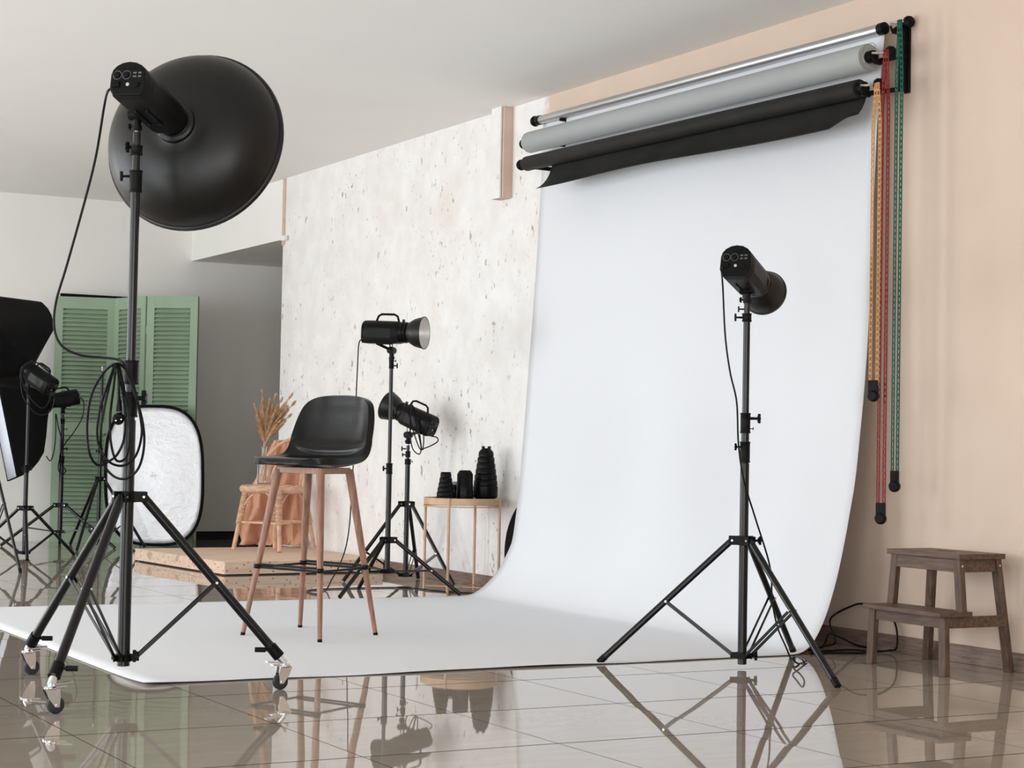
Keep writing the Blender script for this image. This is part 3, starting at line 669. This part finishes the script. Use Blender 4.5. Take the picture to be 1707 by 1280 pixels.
b2 = on_z(99, 911); D2 = depth(b2); z2 = lambda y: EYE+(732.9-y)*D2/F
f2 = [b2-RIGHT*.42-FWD*.12, b2+RIGHT*.46-FWD*.16, b2-RIGHT*.08+FWD*.34]
light_stand('black light stand with low spread legs in front of the green louvred screen', b2, f2, z2(842), .045, z2(886),
    [(z2(889), z2(770), .0180), (z2(772), z2(700), .0135), (z2(702), z2(690), .010)], [(z2(772), z2(760), .0210), (z2(706), z2(698), .016)],
    [(z2(748), RIGHT, .014, .025, 'star'), (z2(715), RIGHT, .010, .020, 'star')], .0120, .55, .009, foot_cap=False)
dir2 = vdir(-.87, -.20, -.44); j2 = V((b2.x, b2.y, z2(684)+.03))
back2 = at(129, 661, D2+.02)
_, n2, fr2 = studio_light('black studio light attached to the narrow softbox before the green screen', back2, dir2, .185, .120, .120, j2, 'ring', hscale=.8)
softbox('narrow black strip softbox with white front, lower one at far left', n2+fr2[0]*.012, dir2, .36, None, vdir(-.24, .97, 0), .18, .53)
d = D2-.06
cable('power_cable', 'black cable drooping from the light at the strip softbox', [at(129, 665, d), at(136, 664, d), at(140, 676, d), at(136, 698, d), at(122, 722, d), at(108, 740, d), at(100, 760, d-.02), at(104, 775, d), at(110, 785, d), at(103, 790, d), at(97, 778, d), at(104, 740, d-.03), at(98, 715, d-.03), at(93, 690, d), at(93, 720, d), at(90, 752, d), at(84, 768, d), at(77, 760, d)], .0042)
# bare stand, centre
b3 = on_z(163, 913); D3 = depth(b3); z3 = lambda y: EYE+(734-y)*D3/F
f3 = [on_z(117, 908), on_z(128, 918), b3+RIGHT*.34+FWD*.10]
light_stand('bare black light stand with empty metal tip beside the silver reflector', b3, f3, z3(798), .035, z3(900),
    [(z3(909), z3(750), .0150), (z3(752), z3(618), .0105)], [(z3(756), z3(746), .0175)],
    [(z3(724), RIGHT, .012, .022, 'bar'), (z3(752), -RIGHT, .012, .018, 'star')], .0115, .60, .008, foot_cap=False)
# stand mostly outside the frame
b4 = V(on_z(36, 957))-RIGHT*.31+FWD*.32; D4 = depth(b4)
light_stand('black stand at the left picture edge, only one rubber tipped leg showing', b4, [on_z(34, 955), b4-RIGHT*.38, b4+FWD*.38-RIGHT*.10], .72, .04, .16,
    [(.12, 1.0, .016), (1.0, 1.2, .011)], [(.98, 1.02, .018)], [], .010, .42, .009)

# ------------------------------------------------------------------ green louvred folding screen
P0, P1, P2, P3 = [at(x, 900, dd) for x, dd in ((81, 14.97), (183.5, 15.10), (236, 14.80), (322.5, 14.72))]
for p in (P0, P1, P2, P3): p.z = 0
t = thing('folding_screen', (P0+P3)/2, 'green louvred wooden folding screen with three panels by the back wall', 'folding screen')
ZS = 1.972
for k, (a, b) in enumerate(((P0, P1), (P1, P2), (P2, P3))):
    x = (b-a).normalized(); n = V((-x.y, x.x, 0)); Lp = (b-a).length-.008; o = a+x*.004; st = .062
    fr_ = MB()
    for c in (st/2, Lp-st/2): fr_.box(o+x*c+UP*(ZS/2), (st, .030, ZS), (x, n, UP))
    for z0, z1_ in ((.0, .13), (.86, .965), (ZS-.095, ZS)): fr_.box(o+x*(Lp/2)+UP*((z0+z1_)/2), (Lp-2*st, .028, z1_-z0), (x, n, UP))
    fr_.box(o+x*(Lp/2)+UP*.0, (.001, .001, .001), (x, n, UP))
    pf = obj('panel', fr_, M['green'], t, bevel=.002)
    sl = MB(); w = Lp-2*st; ns = 0
    for z0, z1_ in ((.135, .86), (.97, ZS-.095)):
        m_ = int((z1_-z0)/.034)
        for i in range(m_):
            z = z0+(i+.5)*(z1_-z0)/m_
            ax = (UP*.72-n*.69).normalized() if n.dot(FWD) < 0 else (UP*.72+n*.69).normalized()
            sl.box(o+x*(Lp/2)+UP*z, (w, .006, .050), (x, ax.cross(x), ax))
    obj('louvres', sl, M['green'], pf)
    hg = MB()
    for z in (.3, 1.0, 1.7): hg.tube(a+UP*(z-.03), a+UP*(z+.03), .006, None, 8)
    if k: obj('hinge', hg, M['bolt'], t)
# dark board behind the screen
q0 = at(107, 488, 15.12); q1 = at(222, 497, 15.62)
q0 = V((q0.x, D-.035, 2.0)); q1 = V((q1.x, D-.035, 2.0))
tag(obj('board', MB().box(((q0.x+q1.x)/2, D-.035, 1.005), (q1.x-q0.x, .03, 2.01)), M['board'], bevel=.002), 'dark flat board leaning behind the green folding screen', 'board')

# ------------------------------------------------------------------ silver reflector
bc = at(257, 909, 14.50); bc.z = .006; tc_ = at(257, 674, 14.62)
t = thing('reflector_panel', (bc.x, bc.y, 0), 'oval silver reflector panel with black rim leaning before the green screen', 'reflector')
upv = (tc_-bc); hh = upv.length/2; upv.normalize(); rx = RIGHT.copy(); cc = (bc+tc_)/2; hw = (343-172)/2*14.55/F-.008
nv = rx.cross(upv).normalized()
def sup(q, a_, b_, e=.66):
    c, s_ = math.cos(q), math.sin(q); return a_*math.copysign(abs(c)**e, c), b_*math.copysign(abs(s_)**e, s_)
loop = [cc+rx*sup(2*PI*k/72, hw-.012, hh-.014)[0]+upv*sup(2*PI*k/72, hw-.012, hh-.014)[1] for k in range(72)]
obj('rim', MB().path(loop, .0125, 8, closed=True), M['fabric'], t)
rows = []
for i in range(13):
    f = i/12; rows.append([cc+rx*x+upv*y+nv*(.018*math.sin(x*5+1)*math.cos(y*3)*(1-f*f)) for q in [2*PI*k/72 for k in range(72)] for x, y in [sup(q, (hw-.013)*f, (hh-.015)*f)]])
obj('silver_fabric', MB().grid(rows, closed=True), M['silver'], t, solid=.001)
# dark disc behind the paper sweep
dc = V((5.135, 9.55, .34))
t = thing('collapsed_reflector', (dc.x, dc.y, 0), 'black round edge of a disc peeking out behind the paper sweep', 'reflector')
nv2 = V((-1, 0, .12)).normalized(); a2, s2, t2 = frame(nv2)
# leans on the wall
obj('disc', MB().lathe([(.001, 0), (.26, 0), (.275, .003), (.28, .008), (.275, .013), (.26, .016), (.001, .016)], V((5.125, 9.10, .285)), nv2, 56), M['fabric'], t)

# ------------------------------------------------------------------ wooden platform
cA = V((4.026, 10.99, 0)); px1 = 5.135
t = thing('platform', ((cA.x+px1)/2, 11.75, 0), 'low pale wooden platform of nailed boards under the rattan chair', 'platform')
cB = V((3.93, 12.50, 0)); cC = V((px1, 11.06, 0)); cD = V((px1, 12.55, 0))
def slab(z0, z1_, ins=0):
    c = (cA+cB+cC+cD)/4; q = [cA, cC, cD, cB]; q = [p+(c-p).normalized()*ins for p in q]
    return MB().add([V((p.x, p.y, z0)) for p in q]+[V((p.x, p.y, z1_)) for p in q], [(3, 2, 1, 0), (4, 5, 6, 7)]+[(i, (i+1) % 4, (i+1) % 4+4, i+4) for i in range(4)])
obj('boards', slab(.008, .085), M['pine'], t, bevel=.002)
obj('base', slab(0, .008, .03), M['shadow_gap'], t)  # near-black inset slab paints the shade of the gap under the boards

# ------------------------------------------------------------------ rattan chair
ZP = .085
rf1 = on_z(389, 917, ZP); rf2 = on_z(466, 921, ZP); 
cch = at(455, 800, 12.98); cch.z = ZP
fdir = V((-RIGHT.x*.45-FWD.x*.89, -RIGHT.y*.45-FWD.y*.89, 0)).normalized(); sdir = V((-fdir.y, fdir.x, 0))
t = thing('rattan_chair', cch, 'low woven rattan chair on the wooden platform, holding the vase', 'chair')
sz = ZP+.435; Rs = .200
feet = [cch+fdir*.20+sdir*q*.19 for q in (-1, 1)]+[cch-fdir*.24+sdir*q*.19 for q in (-1, 1)]
feet = [rf1, rf2, on_z(524, 915, ZP), cch-fdir*.22-RIGHT*.10]
tops = [cch+(V((f.x, f.y, ZP))-cch)*.70+UP*.42 for f in feet]
for i, (f, tp) in enumerate(zip(feet, tops)):
    f = V(f); f.z = ZP+.004; mb = MB().tube(f, tp, .0150, .0165, 12)
    lg = obj('leg', mb, M['rattan'], t)
    a0 = f.lerp(tp, .42); wr = []; n = 90
    pr = [(.0235+.0022*(1 if k % 2 else -1), k/44*(tp-a0).length) for k in range(45)]
    obj('wicker_wrapping', MB().lathe(pr, a0, tp-a0, 14), M['wicker'], lg)
ring = [cch+(fdir*math.cos(2*PI*k/40)+sdir*math.sin(2*PI*k/40))*Rs+UP*.425 for k in range(40)]
ring = [cch+(fdir*math.cos(2*PI*k/72)+sdir*math.sin(2*PI*k/72))*Rs+UP*.420 for k in range(72)]
mb = MB().path(ring, [.026+.0035*(k % 2) for k in range(72)], 12, closed=True)
obj('seat_ring', mb, M['wicker'], t)
mb = MB().lathe([(.001, .010), (Rs*.6, .012), (Rs*.98, .016), (Rs*.98, .004), (.001, .002)], cch+UP*.415, UP, 40, caps=False)
for k in range(18): # weave ribs
    y = -Rs+Rs*2*(k+.5)/18; hw_ = math.sqrt(max(0, Rs**2-y*y))
    mb.tube(cch+fdir*y-sdir*hw_+UP*.433, cch+fdir*y+sdir*hw_+UP*.433, .006, None, 6)
obj('woven_seat', mb, M['rattan'], t)
order = [0, 1, 2, 3]
mb = MB()
for i in range(4):
    a_0, a_1 = feet[i].lerp(tops[i], .46), feet[(i+1) % 4].lerp(tops[(i+1) % 4], .46)
    mb.tube(a_0, a_1, .008, None, 10)
obj('stretcher', mb, M['rattan'], t)
mb = MB()
for i in range(4):
    A, B_ = feet[i].lerp(tops[i], .66), feet[(i+1) % 4].lerp(tops[(i+1) % 4], .66)
    Ht = (A+B_)/2+UP*.13
    mb.path(spline([A, A.lerp(Ht, .45)+UP*.035, Ht, B_.lerp(Ht, .45)+UP*.035, B_], 5), .0065, 8)
obj('arch_brace', mb, M['rattan'], t)
# back hoops
bk = cch-fdir*.185+UP*.43
def hoop(wd_, h_, r_, lean=.10):
    pts = []
    for k in range(21):
        q = PI*k/20; x = -math.cos(q)*wd_; z = h_*math.sin(q)**.75 if 0 < k < 20 else 0
        pts.append(bk+sdir*x+UP*z-fdir*lean*z/h_+fdir*(.11*(abs(x)/.2)**2))
    return MB().path(pts, r_, 10)
obj('back_hoop', hoop(.195, .345, .013), M['rattan'], t); obj('inner_hoop', hoop(.125, .275, .009, .085), M['rattan'], t)
# fabric draped over the back
rows = []
nU = 36
Lpts = [(455, 733), (446, 748), (437, 775), (425, 800), (409, 822), (413, 845), (400, 868), (393, 886), (404, 901), (399, 911)]
Rpts = [(497, 731), (506, 745), (514, 780), (519, 800), (521, 822), (523, 850), (526, 872), (530, 890), (529, 903), (524, 912)]
for i, (l, r_) in enumerate(zip(Lpts, Rpts)):
    f = i/9; dd = 13.33+.02*f+(.03 if i > 6 else 0); row = []
    for j in range(nU+1):
        u = j/nU; p = at(l[0]+(r_[0]-l[0])*u, l[1]+(r_[1]-l[1])*u, dd)
        w = .012+.030*f
        p += FWD*(w*math.sin(u*19+f*3.4+math.sin(f*7+u*4)*1.1)+w*.6*math.sin(u*37+f*7)+w*.3*math.sin(u*71-f*9)) + RIGHT*.012*f*math.sin(u*30+f*9)
        if i >= 8: p += -FWD*(.05*(i-7))*(.6+.4*math.sin(u*17))
        p.z = max(p.z, ZP+.012+(.02*(1+math.sin(u*26)) if i == 8 else 0))
        row.append(p)
    rows.append(row)
# back of the drape: over the hoop
top2 = [p+FWD*.05+UP*.008 for p in rows[0]]; low2 = [p+FWD*.16-UP*.3 for p in rows[0]]
cl = obj('draped_cloth', MB().grid([low2, top2]+rows), M['cloth'], solid=.002, sub=1)
tag(cl, 'thin terracotta cloth draped over the rattan chair back down to the platform', 'cloth')

# vase and pampas
vb = cch+fdir*.06-RIGHT*.030+UP*.452
t = thing('glass_vase', vb, 'clear glass bottle vase with narrow neck on the rattan chair', 'vase')
vp = [(.030, .0), (.043, .003), (.046, .012), (.046, .135), (.043, .155), (.030, .178), (.019, .192), (.017, .205), (.017, .250), (.022, .256), (.022, .262), (.018, .262)]
inn = [(max(.003, r-.003), z+(.006 if i < 2 else 0)) for i, (r, z) in enumerate(vp)][::-1]
obj('bottle', MB().lathe(vp+inn+[(.003, .007)], vb, UP, 32), M['glass'], t)
tips = [(437, 649), (424, 673), (460, 656), (488, 655), (493, 668), (428, 692), (471, 662), (450, 664), (444, 684), (480, 676), (486, 690), (462, 676), (433, 712), (468, 700)]
for i, (x, y) in enumerate(tips):
    tip = at(x, y, 12.83+random.uniform(-.06, .06)); neck = vb+UP*.25+V((random.uniform(-.008, .008), random.uniform(-.008, .008), 0)); foot = vb+UP*.03+V((random.uniform(-.025, .025), random.uniform(-.025, .025), 0))
    st = thing('pampas_stem', foot, 'dried beige pampas grass stem standing in the glass vase', 'dried grass', 'pampas stems in the vase')
    bend = V((tip.x-neck.x, tip.y-neck.y, 0))
    midp = neck.lerp(tip, .5)-bend*.10+UP*.01
    cur = spline([foot, neck, midp, tip], 10)
    obj('stalk', MB().path(cur, .0014, 5), M['pampas'], st)
    pl = MB(); Lp = len(cur); s0 = 14
    for k in range(s0*3, Lp*3-3):
        f = (k-s0*3)/((Lp-s0)*3); p = cur[k//3].lerp(cur[min(Lp-1, k//3+1)], (k % 3)/3); dr = (cur[min(Lp-1, k//3+1)]-cur[k//3]).normalized()
        ln = .056*(math.sin(min(1, f*1.35+.10)*PI)**.6+.15) if f < .74 else .050*(1-f)*2.4
        for _ in range(13):
            q = random.uniform(0, 2*PI); a_, s_, t_ = frame(dr); rad = s_*math.cos(q)+t_*math.sin(q)
            e = p+(dr*.86+rad*.36+RIGHT*.06*(1 if x > 450 else -1)).normalized()*ln*random.uniform(.6, 1.25); wv = rad.cross(dr).normalized()*.0021
            m1 = p.lerp(e, .5)+rad*.003
            pl.add([p-wv*.5, p+wv*.5, m1+wv, m1-wv, e], [(0, 1, 2, 3), (3, 2, 4)])
    obj('plume', pl, M['pampas'], st)

# ------------------------------------------------------------------ bar stool
cs = V((3.126, 7.469, 0)); fd = (-(RIGHT*.50)-FWD*.866).normalized(); sd = V((-fd.y, fd.x, 0)); ZSt = .738
t = thing('bar_stool', cs, 'black leather bar stool with wooden legs standing on the white paper', 'bar stool')
ft = [on_z(404.5, 1060), on_z(500, 1047), on_z(533, 1072), on_z(626, 1060)]
tp = [at(464, 783, depth(ft[0])+.11), at(514, 783, depth(ft[1])-.10), at(534, 782, depth(ft[2])+.09), at(582, 783, depth(ft[3])-.02)]
for f, q in zip(ft, tp):
    f = V(f); f.z = .006; q = V(q)
    mb = MB().path([f, f.lerp(q, .3), f.lerp(q, .6), q], [.0095, .0125, .0155, .0190], 18)
    lg = obj('leg', mb, M['walnut'], t); ax = (q-f).normalized()
    obj('foot_cap', MB().tube(f-ax*.004, f+ax*.010, .0100, .0104, 14), M['plastic'], lg)
fr_pts = []
cent = sum((V(q) for q in tp), V((0, 0, 0)))/4
mb = MB(); ordr = [0, 2, 3, 1]
for i in range(4):
    A, B_ = tp[ordr[i]], tp[ordr[(i+1) % 4]]; A = V((A.x, A.y, ZSt-.029)); B_ = V((B_.x, B_.y, ZSt-.029)); mb.bar(A, B_, .014, .026)
obj('seat_frame', mb, M['walnut'], t, bevel=.002)
mb = MB(); zf = .292
rp = []
for i in ordr:
    f, q = V(ft[i]), V(tp[i]); k = (zf)/(q.z); rp.append(f.lerp(q, k))
for i in range(4):
    A, B_ = rp[i], rp[(i+1) % 4]; mb.tube(A, B_, .0052, None, 10); mb.tube(A+UP*.012, B_+UP*.012, .0052, None, 10) if i % 2 == 0 else None
for i in range(4): mb.lathe([(.0150, -.006), (.0165, -.004), (.0165, .012), (.0150, .014)], rp[i], UP, 14)
obj('footrest_ring', mb, M['black_paint'], t)
# moulded shell: profile runs from the front lip over the seat and up the back
pf = [(.204, -.008), (.202, -.003), (.196, .001), (.186, .003), (.170, .004), (.145, .003), (.11, -.001), (.05, -.007), (-.02, -.009), (-.08, -.006), (-.125, .008), (-.158, .036), (-.178, .075), (-.192, .12), (-.203, .17), (-.211, .215), (-.217, .248), (-.220, .268), (-.222, .281), (-.223, .288), (-.2235, .291)]
wds = [.050, .095, .130, .158, .178, .194, .207, .213, .216, .215, .214, .212, .210, .207, .201, .191, .176, .155, .126, .090, .045]
pp = spline([V((x, 0, z)) for x, z in pf], 3); ww = spline([V((w, 0, 0)) for w in wds], 3)
rows = []; nU = 28
for i, (p, w) in enumerate(zip(pp, ww)):
    f = i/(len(pp)-1); row = []
    lift = .018*max(0, min(1, (f-.15)/.35)) + .020*max(0, 1-abs(f-.55)/.25)
    for j in range(nU+1):
        u = -1+2*j/nU; wid = w.x*math.sin(abs(u)*PI/2)**1.0*(1 if u > 0 else -1); e = (abs(wid)/.215)**3
        fwdpush = .060*e*max(0, min(1, (f-.42)/.2))
        z = p.z+lift*e*(1-max(0, min(1, (f-.55)/.2)))
        lum = .024*math.exp(-((p.z-.052)/.017)**2)*math.exp(-(u/.62)**4) if f > .45 else 0
        row.append(cs+UP*(ZSt+.006+z)+fd*(p.x+fwdpush+.012+lum)+sd*wid)
    rows.append(row)
obj('seat_shell', MB().grid(rows), M['leather'], t, solid=.030, sub=1, offset=0)
mb = MB().box(cs+UP*(ZSt-.022)+fd*.0, (.15, .15, .012), (fd, sd, UP))
obj('seat_plate', mb, M['black_paint'], t, bevel=.004)

# ------------------------------------------------------------------ side table with snoots
_r = at(771, 833, 1.0)-EYEV; tcn = V((4.938, _r.y/_r.x*4.938, 0)); DT = depth(tcn); ZT = EYE+_r.z/_r.x*4.938+.004; Rt = .222
t = thing('side_table', tcn, 'round beige metal side table with thin legs near the plaster wall', 'table')
obj('tabletop', MB().lathe([(.001, -.008), (Rt-.004, -.020), (Rt, -.018), (Rt, .018), (Rt-.004, .020), (Rt-.006, .018), (Rt-.007, .001), (.001, .001)], tcn+UP*(ZT-.012), UP, 64, caps=False), M['brass'], t)
obj('tray_surface', MB().lathe([(.001, 0), (Rt-.009, 0), (Rt-.009, .002), (.001, .002)], tcn+UP*(ZT-.010), UP, 64, caps=False), M['tray'], t, label='black top surface')
obj('rim_ring', MB().path([tcn+UP*(ZT-.040)+V((math.cos(q), math.sin(q), 0))*(Rt+.002) for q in [2*PI*k/48 for k in range(48)]], .0035, 8, closed=True), M['brass'], t)
lg4 = []
for k in range(4):
    an = math.radians(-18+90*k); dv = RIGHT*math.cos(an)+FWD*math.sin(an); p = tcn+dv*(Rt+.004); lg4.append(p)
    obj('leg', MB().tube(p+UP*.001, p+UP*(ZT+.008), .0082, None, 10), M['brass'], t)
obj('cross_brace', MB().tube(lg4[0]+UP*.018, lg4[2]+UP*.018, .0035, None, 8).tube(lg4[1]+UP*.018, lg4[3]+UP*.018, .0035, None, 8), M['brass'], t)
def on_table(px, fwd_off): return V((at(px, 830, DT+fwd_off).x, at(px, 830, DT+fwd_off).y, ZT-.007))
mm = DT/F
def stepped(r0, r1, h, n):
    pr = []; 
    for k in range(n):
        ra = r0+(r1-r0)*(k/(n-1)); z0 = h*k/n; z1_ = h*(k+1)/n
        pr += [(ra-.003, z0), (ra, z0+.003), (ra-.001, z1_-.006), (ra-.006, z1_)]
    return pr
p = on_table(742.5, -.10)
t = thing('snoot', p, 'small stepped black cone snoot, left end of the table top', 'light snoot'); obj('cone', MB().lathe(stepped(.056, .032, 46*mm, 6), p, UP, 36), M['satin'], t); obj('rim', MB().lathe([(.030, 0), (.031, .004), (.028, .004)], p+UP*46*mm, UP, 30), M['black_paint'], t)
p = on_table(757, .09)
t = thing('snoot', p, 'short black adapter with metal ring, behind the small stepped cone', 'light adapter'); obj('body', MB().lathe([(.036, 0), (.038, .003), (.038, .085), (.036, .088)], p, UP, 30), M['satin'], t); obj('metal_ring', MB().lathe([(.0385, 0), (.0385, .016), (.036, .018)], p+UP*.088, UP, 30), M['mark'], t, label='bright metal ring')
p = on_table(774.5, -.06)
t = thing('snoot', p, 'smooth black snoot with sloped shoulder, between the two stepped cones', 'light snoot'); obj('cylinder', MB().lathe([(.048, 0), (.0495, .004), (.0495, .03), (.0485, .031), (.0485, .06), (.047, .061), (.047, .095), (.0455, .097), (.0455, .150), (.036, .168), (.034, .170)], p, UP, 40), M['satin'], t); obj('cap', MB().lathe([(.030, 0), (.030, .003), (.026, .004)], p+UP*.170, UP, 30), M['black_paint'], t)
p = on_table(809, .02)
t = thing('snoot', p, 'tall stepped black cone snoot with notched tip, right end of the table', 'light snoot')
pr = [(.050, 0), (.056, .012), (.069, .020), (.071, .026), (.071, .082), (.067, .086)]
rr = [.069, .065, .060, .055, .050, .044]; z = .086
for k, r in enumerate(rr): hgt = .033; pr += [(r-.003, z), (r, z+.004), (r-.001, z+hgt-.006), (r-.006, z+hgt)]; z += hgt
pr += [(.036, z+.004), (.026, z+.014), (.024, z+.018)]; z += .018
obj('cone', MB().lathe(pr, p, UP, 44), M['satin'], t)
mb = MB()
for q in (0, PI): mb.box(p+UP*(z+.005)+RIGHT*math.cos(q)*.017, (.018, .034, .013), (RIGHT, FWD, UP))
obj('notched_tip', mb, M['black_paint'], t, bevel=.002)

# ------------------------------------------------------------------ step stool
fA, fB, fC, fD = on_z(1449, 1106), on_z(1571, 1128), on_z(1679, 1120), on_z(1549, 1098)
sc = (fA+fB+fC+fD)/4
t = thing('step_stool', sc, 'dark brown wooden two-step stool beside the peach wall', 'step stool')
xd = V((1, 0, 0)); yd = V((0, 1, 0))
zst = .453; zlo = .237
x0 = (fA.x+fB.x)/2-.01; x1 = 5.150; ya, yb = fA.y+.008, fB.y-.012
def plank(name, x0_, x1_, y0_, y1_, z0_, z1_, nb, hole=False):
    mb = MB(); w = (x1_-x0_)/nb
    for k in range(nb):
        xa, xb = x0_+k*w+.0007, x0_+(k+1)*w-.0007
        if hole and k in (1, 2):
            yc = (y0_+y1_)/2; xx0, xx1 = (xa, xb)
            mb.box(((xa+xb)/2, (y0_+yc-.055)/2, (z0_+z1_)/2), (xb-xa, yc-.055-y0_, z1_-z0_)); mb.box(((xa+xb)/2, (y1_+yc+.055)/2, (z0_+z1_)/2), (xb-xa, y1_-yc-.055, z1_-z0_))
            e = .017
            if k == 1: mb.box(((xa+xb-e)/2, yc, (z0_+z1_)/2), (xb-xa-e, .11, z1_-z0_))
            else: mb.box(((xa+e+xb)/2, yc, (z0_+z1_)/2), (xb-xa-e, .11, z1_-z0_))
        else: mb.box(((xa+xb)/2, (y0_+y1_)/2, (z0_+z1_)/2), (xb-xa, y1_-y0_, z1_-z0_))
    o = obj(name, mb, M['darkwood'], t, bevel=.0015); return o
yt0, yt1 = fB.y+.006, fA.y-.045
xt0, xt1 = x0+.072, x1-.078
plank('top_step', xt0, xt1+.01, yt0-.012, yt1+.012, zst-.020, zst, 4, True)
plank('lower_step', x0-.022, x0+.140, fB.y-.008, fA.y-.004, zlo-.018, zlo, 2)
# legs
for f, tpx, ty, zt in ((fA, x0+.022, fA.y-.022, zlo-.018), (fB, x0+.022, fB.y+.020, zlo-.018)):
    obj('leg', MB().beam((f.x+.010, f.y, 0), (tpx, ty, zt), .024, .036), M['darkwood_v'], t, bevel=.0015)
# mid uprights: from the floor line up to the top step
for yb_, yt_ in ((fB.y+.012, yt0+.018), (fA.y-.030, yt1-.018)):
    obj('leg', MB().beam((xt0+.032, yb_, zlo-.018 if yb_ < sc.y else zlo-.018), (xt0+.024, yt_, zst-.020), .024, .036), M['darkwood_v'], t, bevel=.0015)
for f, yt_ in ((V((x1-.012, fC.y, 0)), yt0+.018), (V((x1-.012, fD.y, 0)), yt1-.018)):
    obj('leg', MB().beam((f.x, f.y, 0), (xt1-.012, yt_, zst-.020), .024, .036), M['darkwood_v'], t, bevel=.0015)
mb = MB()
mb.box((xt0+.024, (yt0+yt1)/2, zst-.045), (.018, yt1-yt0-.03, .048)); mb.box((xt1-.012, (yt0+yt1)/2, zst-.045), (.018, yt1-yt0-.03, .048))
for y in (yt0+.018, yt1-.018): mb.box(((xt0+xt1)/2+.006, y, zst-.045), (xt1-xt0-.04, .018, .048))
mb.box((x0+.026, (fA.y+fB.y)/2, zlo-.040), (.018, fA.y-fB.y-.05, .042))
for y in (fB.y+.018, fA.y-.022): mb.box(((x0+x1)/2-.018, y, zlo-.040), (x1-x0-.075, .018, .042))
obj('apron', mb, M['darkwood'], t, bevel=.0015)
obj('screw', MB().lathe([(.0045, 0), (.0045, .003)], V((xt0+.024, yt0-.001, zst-.045)), V((0, -1, 0)), 12), M['bolt'], t)
obj('screw', MB().lathe([(.0045, 0), (.0045, .003)], V((xt1-.010, yt0-.001, zst-.045)), V((0, -1, 0)), 12), M['bolt'], t)

# cables on the floor by the stool
cw = [on_z(1352, 1087, .004), on_z(1375, 1085, .004), on_z(1420, 1083, .006), on_z(1458, 1086, .005), on_z(1482, 1084, .01), V((5.13, 6.02, .03)), V((5.155, 6.06, .12)), V((5.15, 6.14, .175)), V((5.13, 6.22, .19)), V((5.10, 6.27, .18)), V((5.03, 6.33, .12)), on_z(1393, 1069, .05), on_z(1375, 1077, .012), on_z(1362, 1082, .004)]
cable('floor_cable', 'black cable looping up the skirting between paper edge and step stool', cw, .0042)
cable('floor_cable', 'flat black cable lying along the floor from the paper to the step stool', [on_z(1348, 1084, .005), on_z(1372, 1077, .03), on_z(1382, 1056, .09), on_z(1400, 1062, .07), on_z(1430, 1076, .02), on_z(1456, 1081, .005), on_z(1440, 1088, .005), on_z(1395, 1088, .005), on_z(1352, 1089, .005)], .005)

# ------------------------------------------------------------------ light
world = bpy.data.worlds.new('World'); bpy.context.scene.world = world; world.use_nodes = True
bg = world.node_tree.nodes['Background']; bg.inputs[0].default_value = (.80, .90, 1, 1); bg.inputs[1].default_value = 1.2
POW = [125, 95, 125, 165]  # first value feeds the added window, as extra fill on the foreground
for i, (a, b) in enumerate(WIN):
    ld = bpy.data.lights.new('window_and_fill_light', 'AREA'); ld.shape = 'RECTANGLE'; ld.size = b-a; ld.size_y = wz1-wz0; ld.energy = POW[i]; ld.color = (.94, .97, 1)
    lo = bpy.data.objects.new('window_and_fill_light', ld); C.objects.link(lo); lo.location = (XL-.02, (a+b)/2, (wz0+wz1)/2)
    lo.rotation_euler = V((1, 0, .30)).to_track_quat('-Z', 'Z').to_euler()
ld = bpy.data.lights.new('window_and_fill_light', 'AREA'); ld.shape = 'RECTANGLE'; ld.size = 3.2; ld.size_y = 1.9; ld.energy = 140; ld.color = (.96, .98, 1)  # fill lamp added behind the camera, the front wall has no opening
lo = bpy.data.objects.new('window_and_fill_light', ld); C.objects.link(lo); lo.location = (-.4, YF+.03, 1.5); lo.rotation_euler = V((0, 1, 0)).to_track_quat('-Z', 'Z').to_euler()
m_ = MB()
for x in (-2.02, -.4, 1.22): m_.box((x, YF+.02, 1.5), (.05, .04, 2.0))
for z in (.53, 2.47): m_.box((-.4, YF+.02, z), (3.3, .04, .05))
struct('window_5', m_, M['white'], bevel=.004)  # frame made up to go with the added fill lamp
# ------------------------------------------------------------------ camera
cam = bpy.data.cameras.new('camera'); co = bpy.data.objects.new('camera', cam); C.objects.link(co)
cam.sensor_fit = 'HORIZONTAL'; cam.sensor_width = 36; cam.lens = F*36/1707
cr, cu, cf = RM @ V((1, 0, 0)), RM @ V((0, -1, 0)), RM @ V((0, 0, 1))
co.matrix_world = Matrix(((cr.x, cu.x, -cf.x, 0), (cr.y, cu.y, -cf.y, 0), (cr.z, cu.z, -cf.z, EYE), (0, 0, 0, 1)))
cam.clip_start = .05; cam.clip_end = 200
S = bpy.context.scene; S.camera = co
S.view_settings.view_transform = 'Standard'; S.view_settings.look = 'None'; S.view_settings.gamma = 1; S.view_settings.use_curve_mapping = False
S.view_settings.exposure = .09
S.cycles.max_bounces = 10; S.cycles.diffuse_bounces = 6
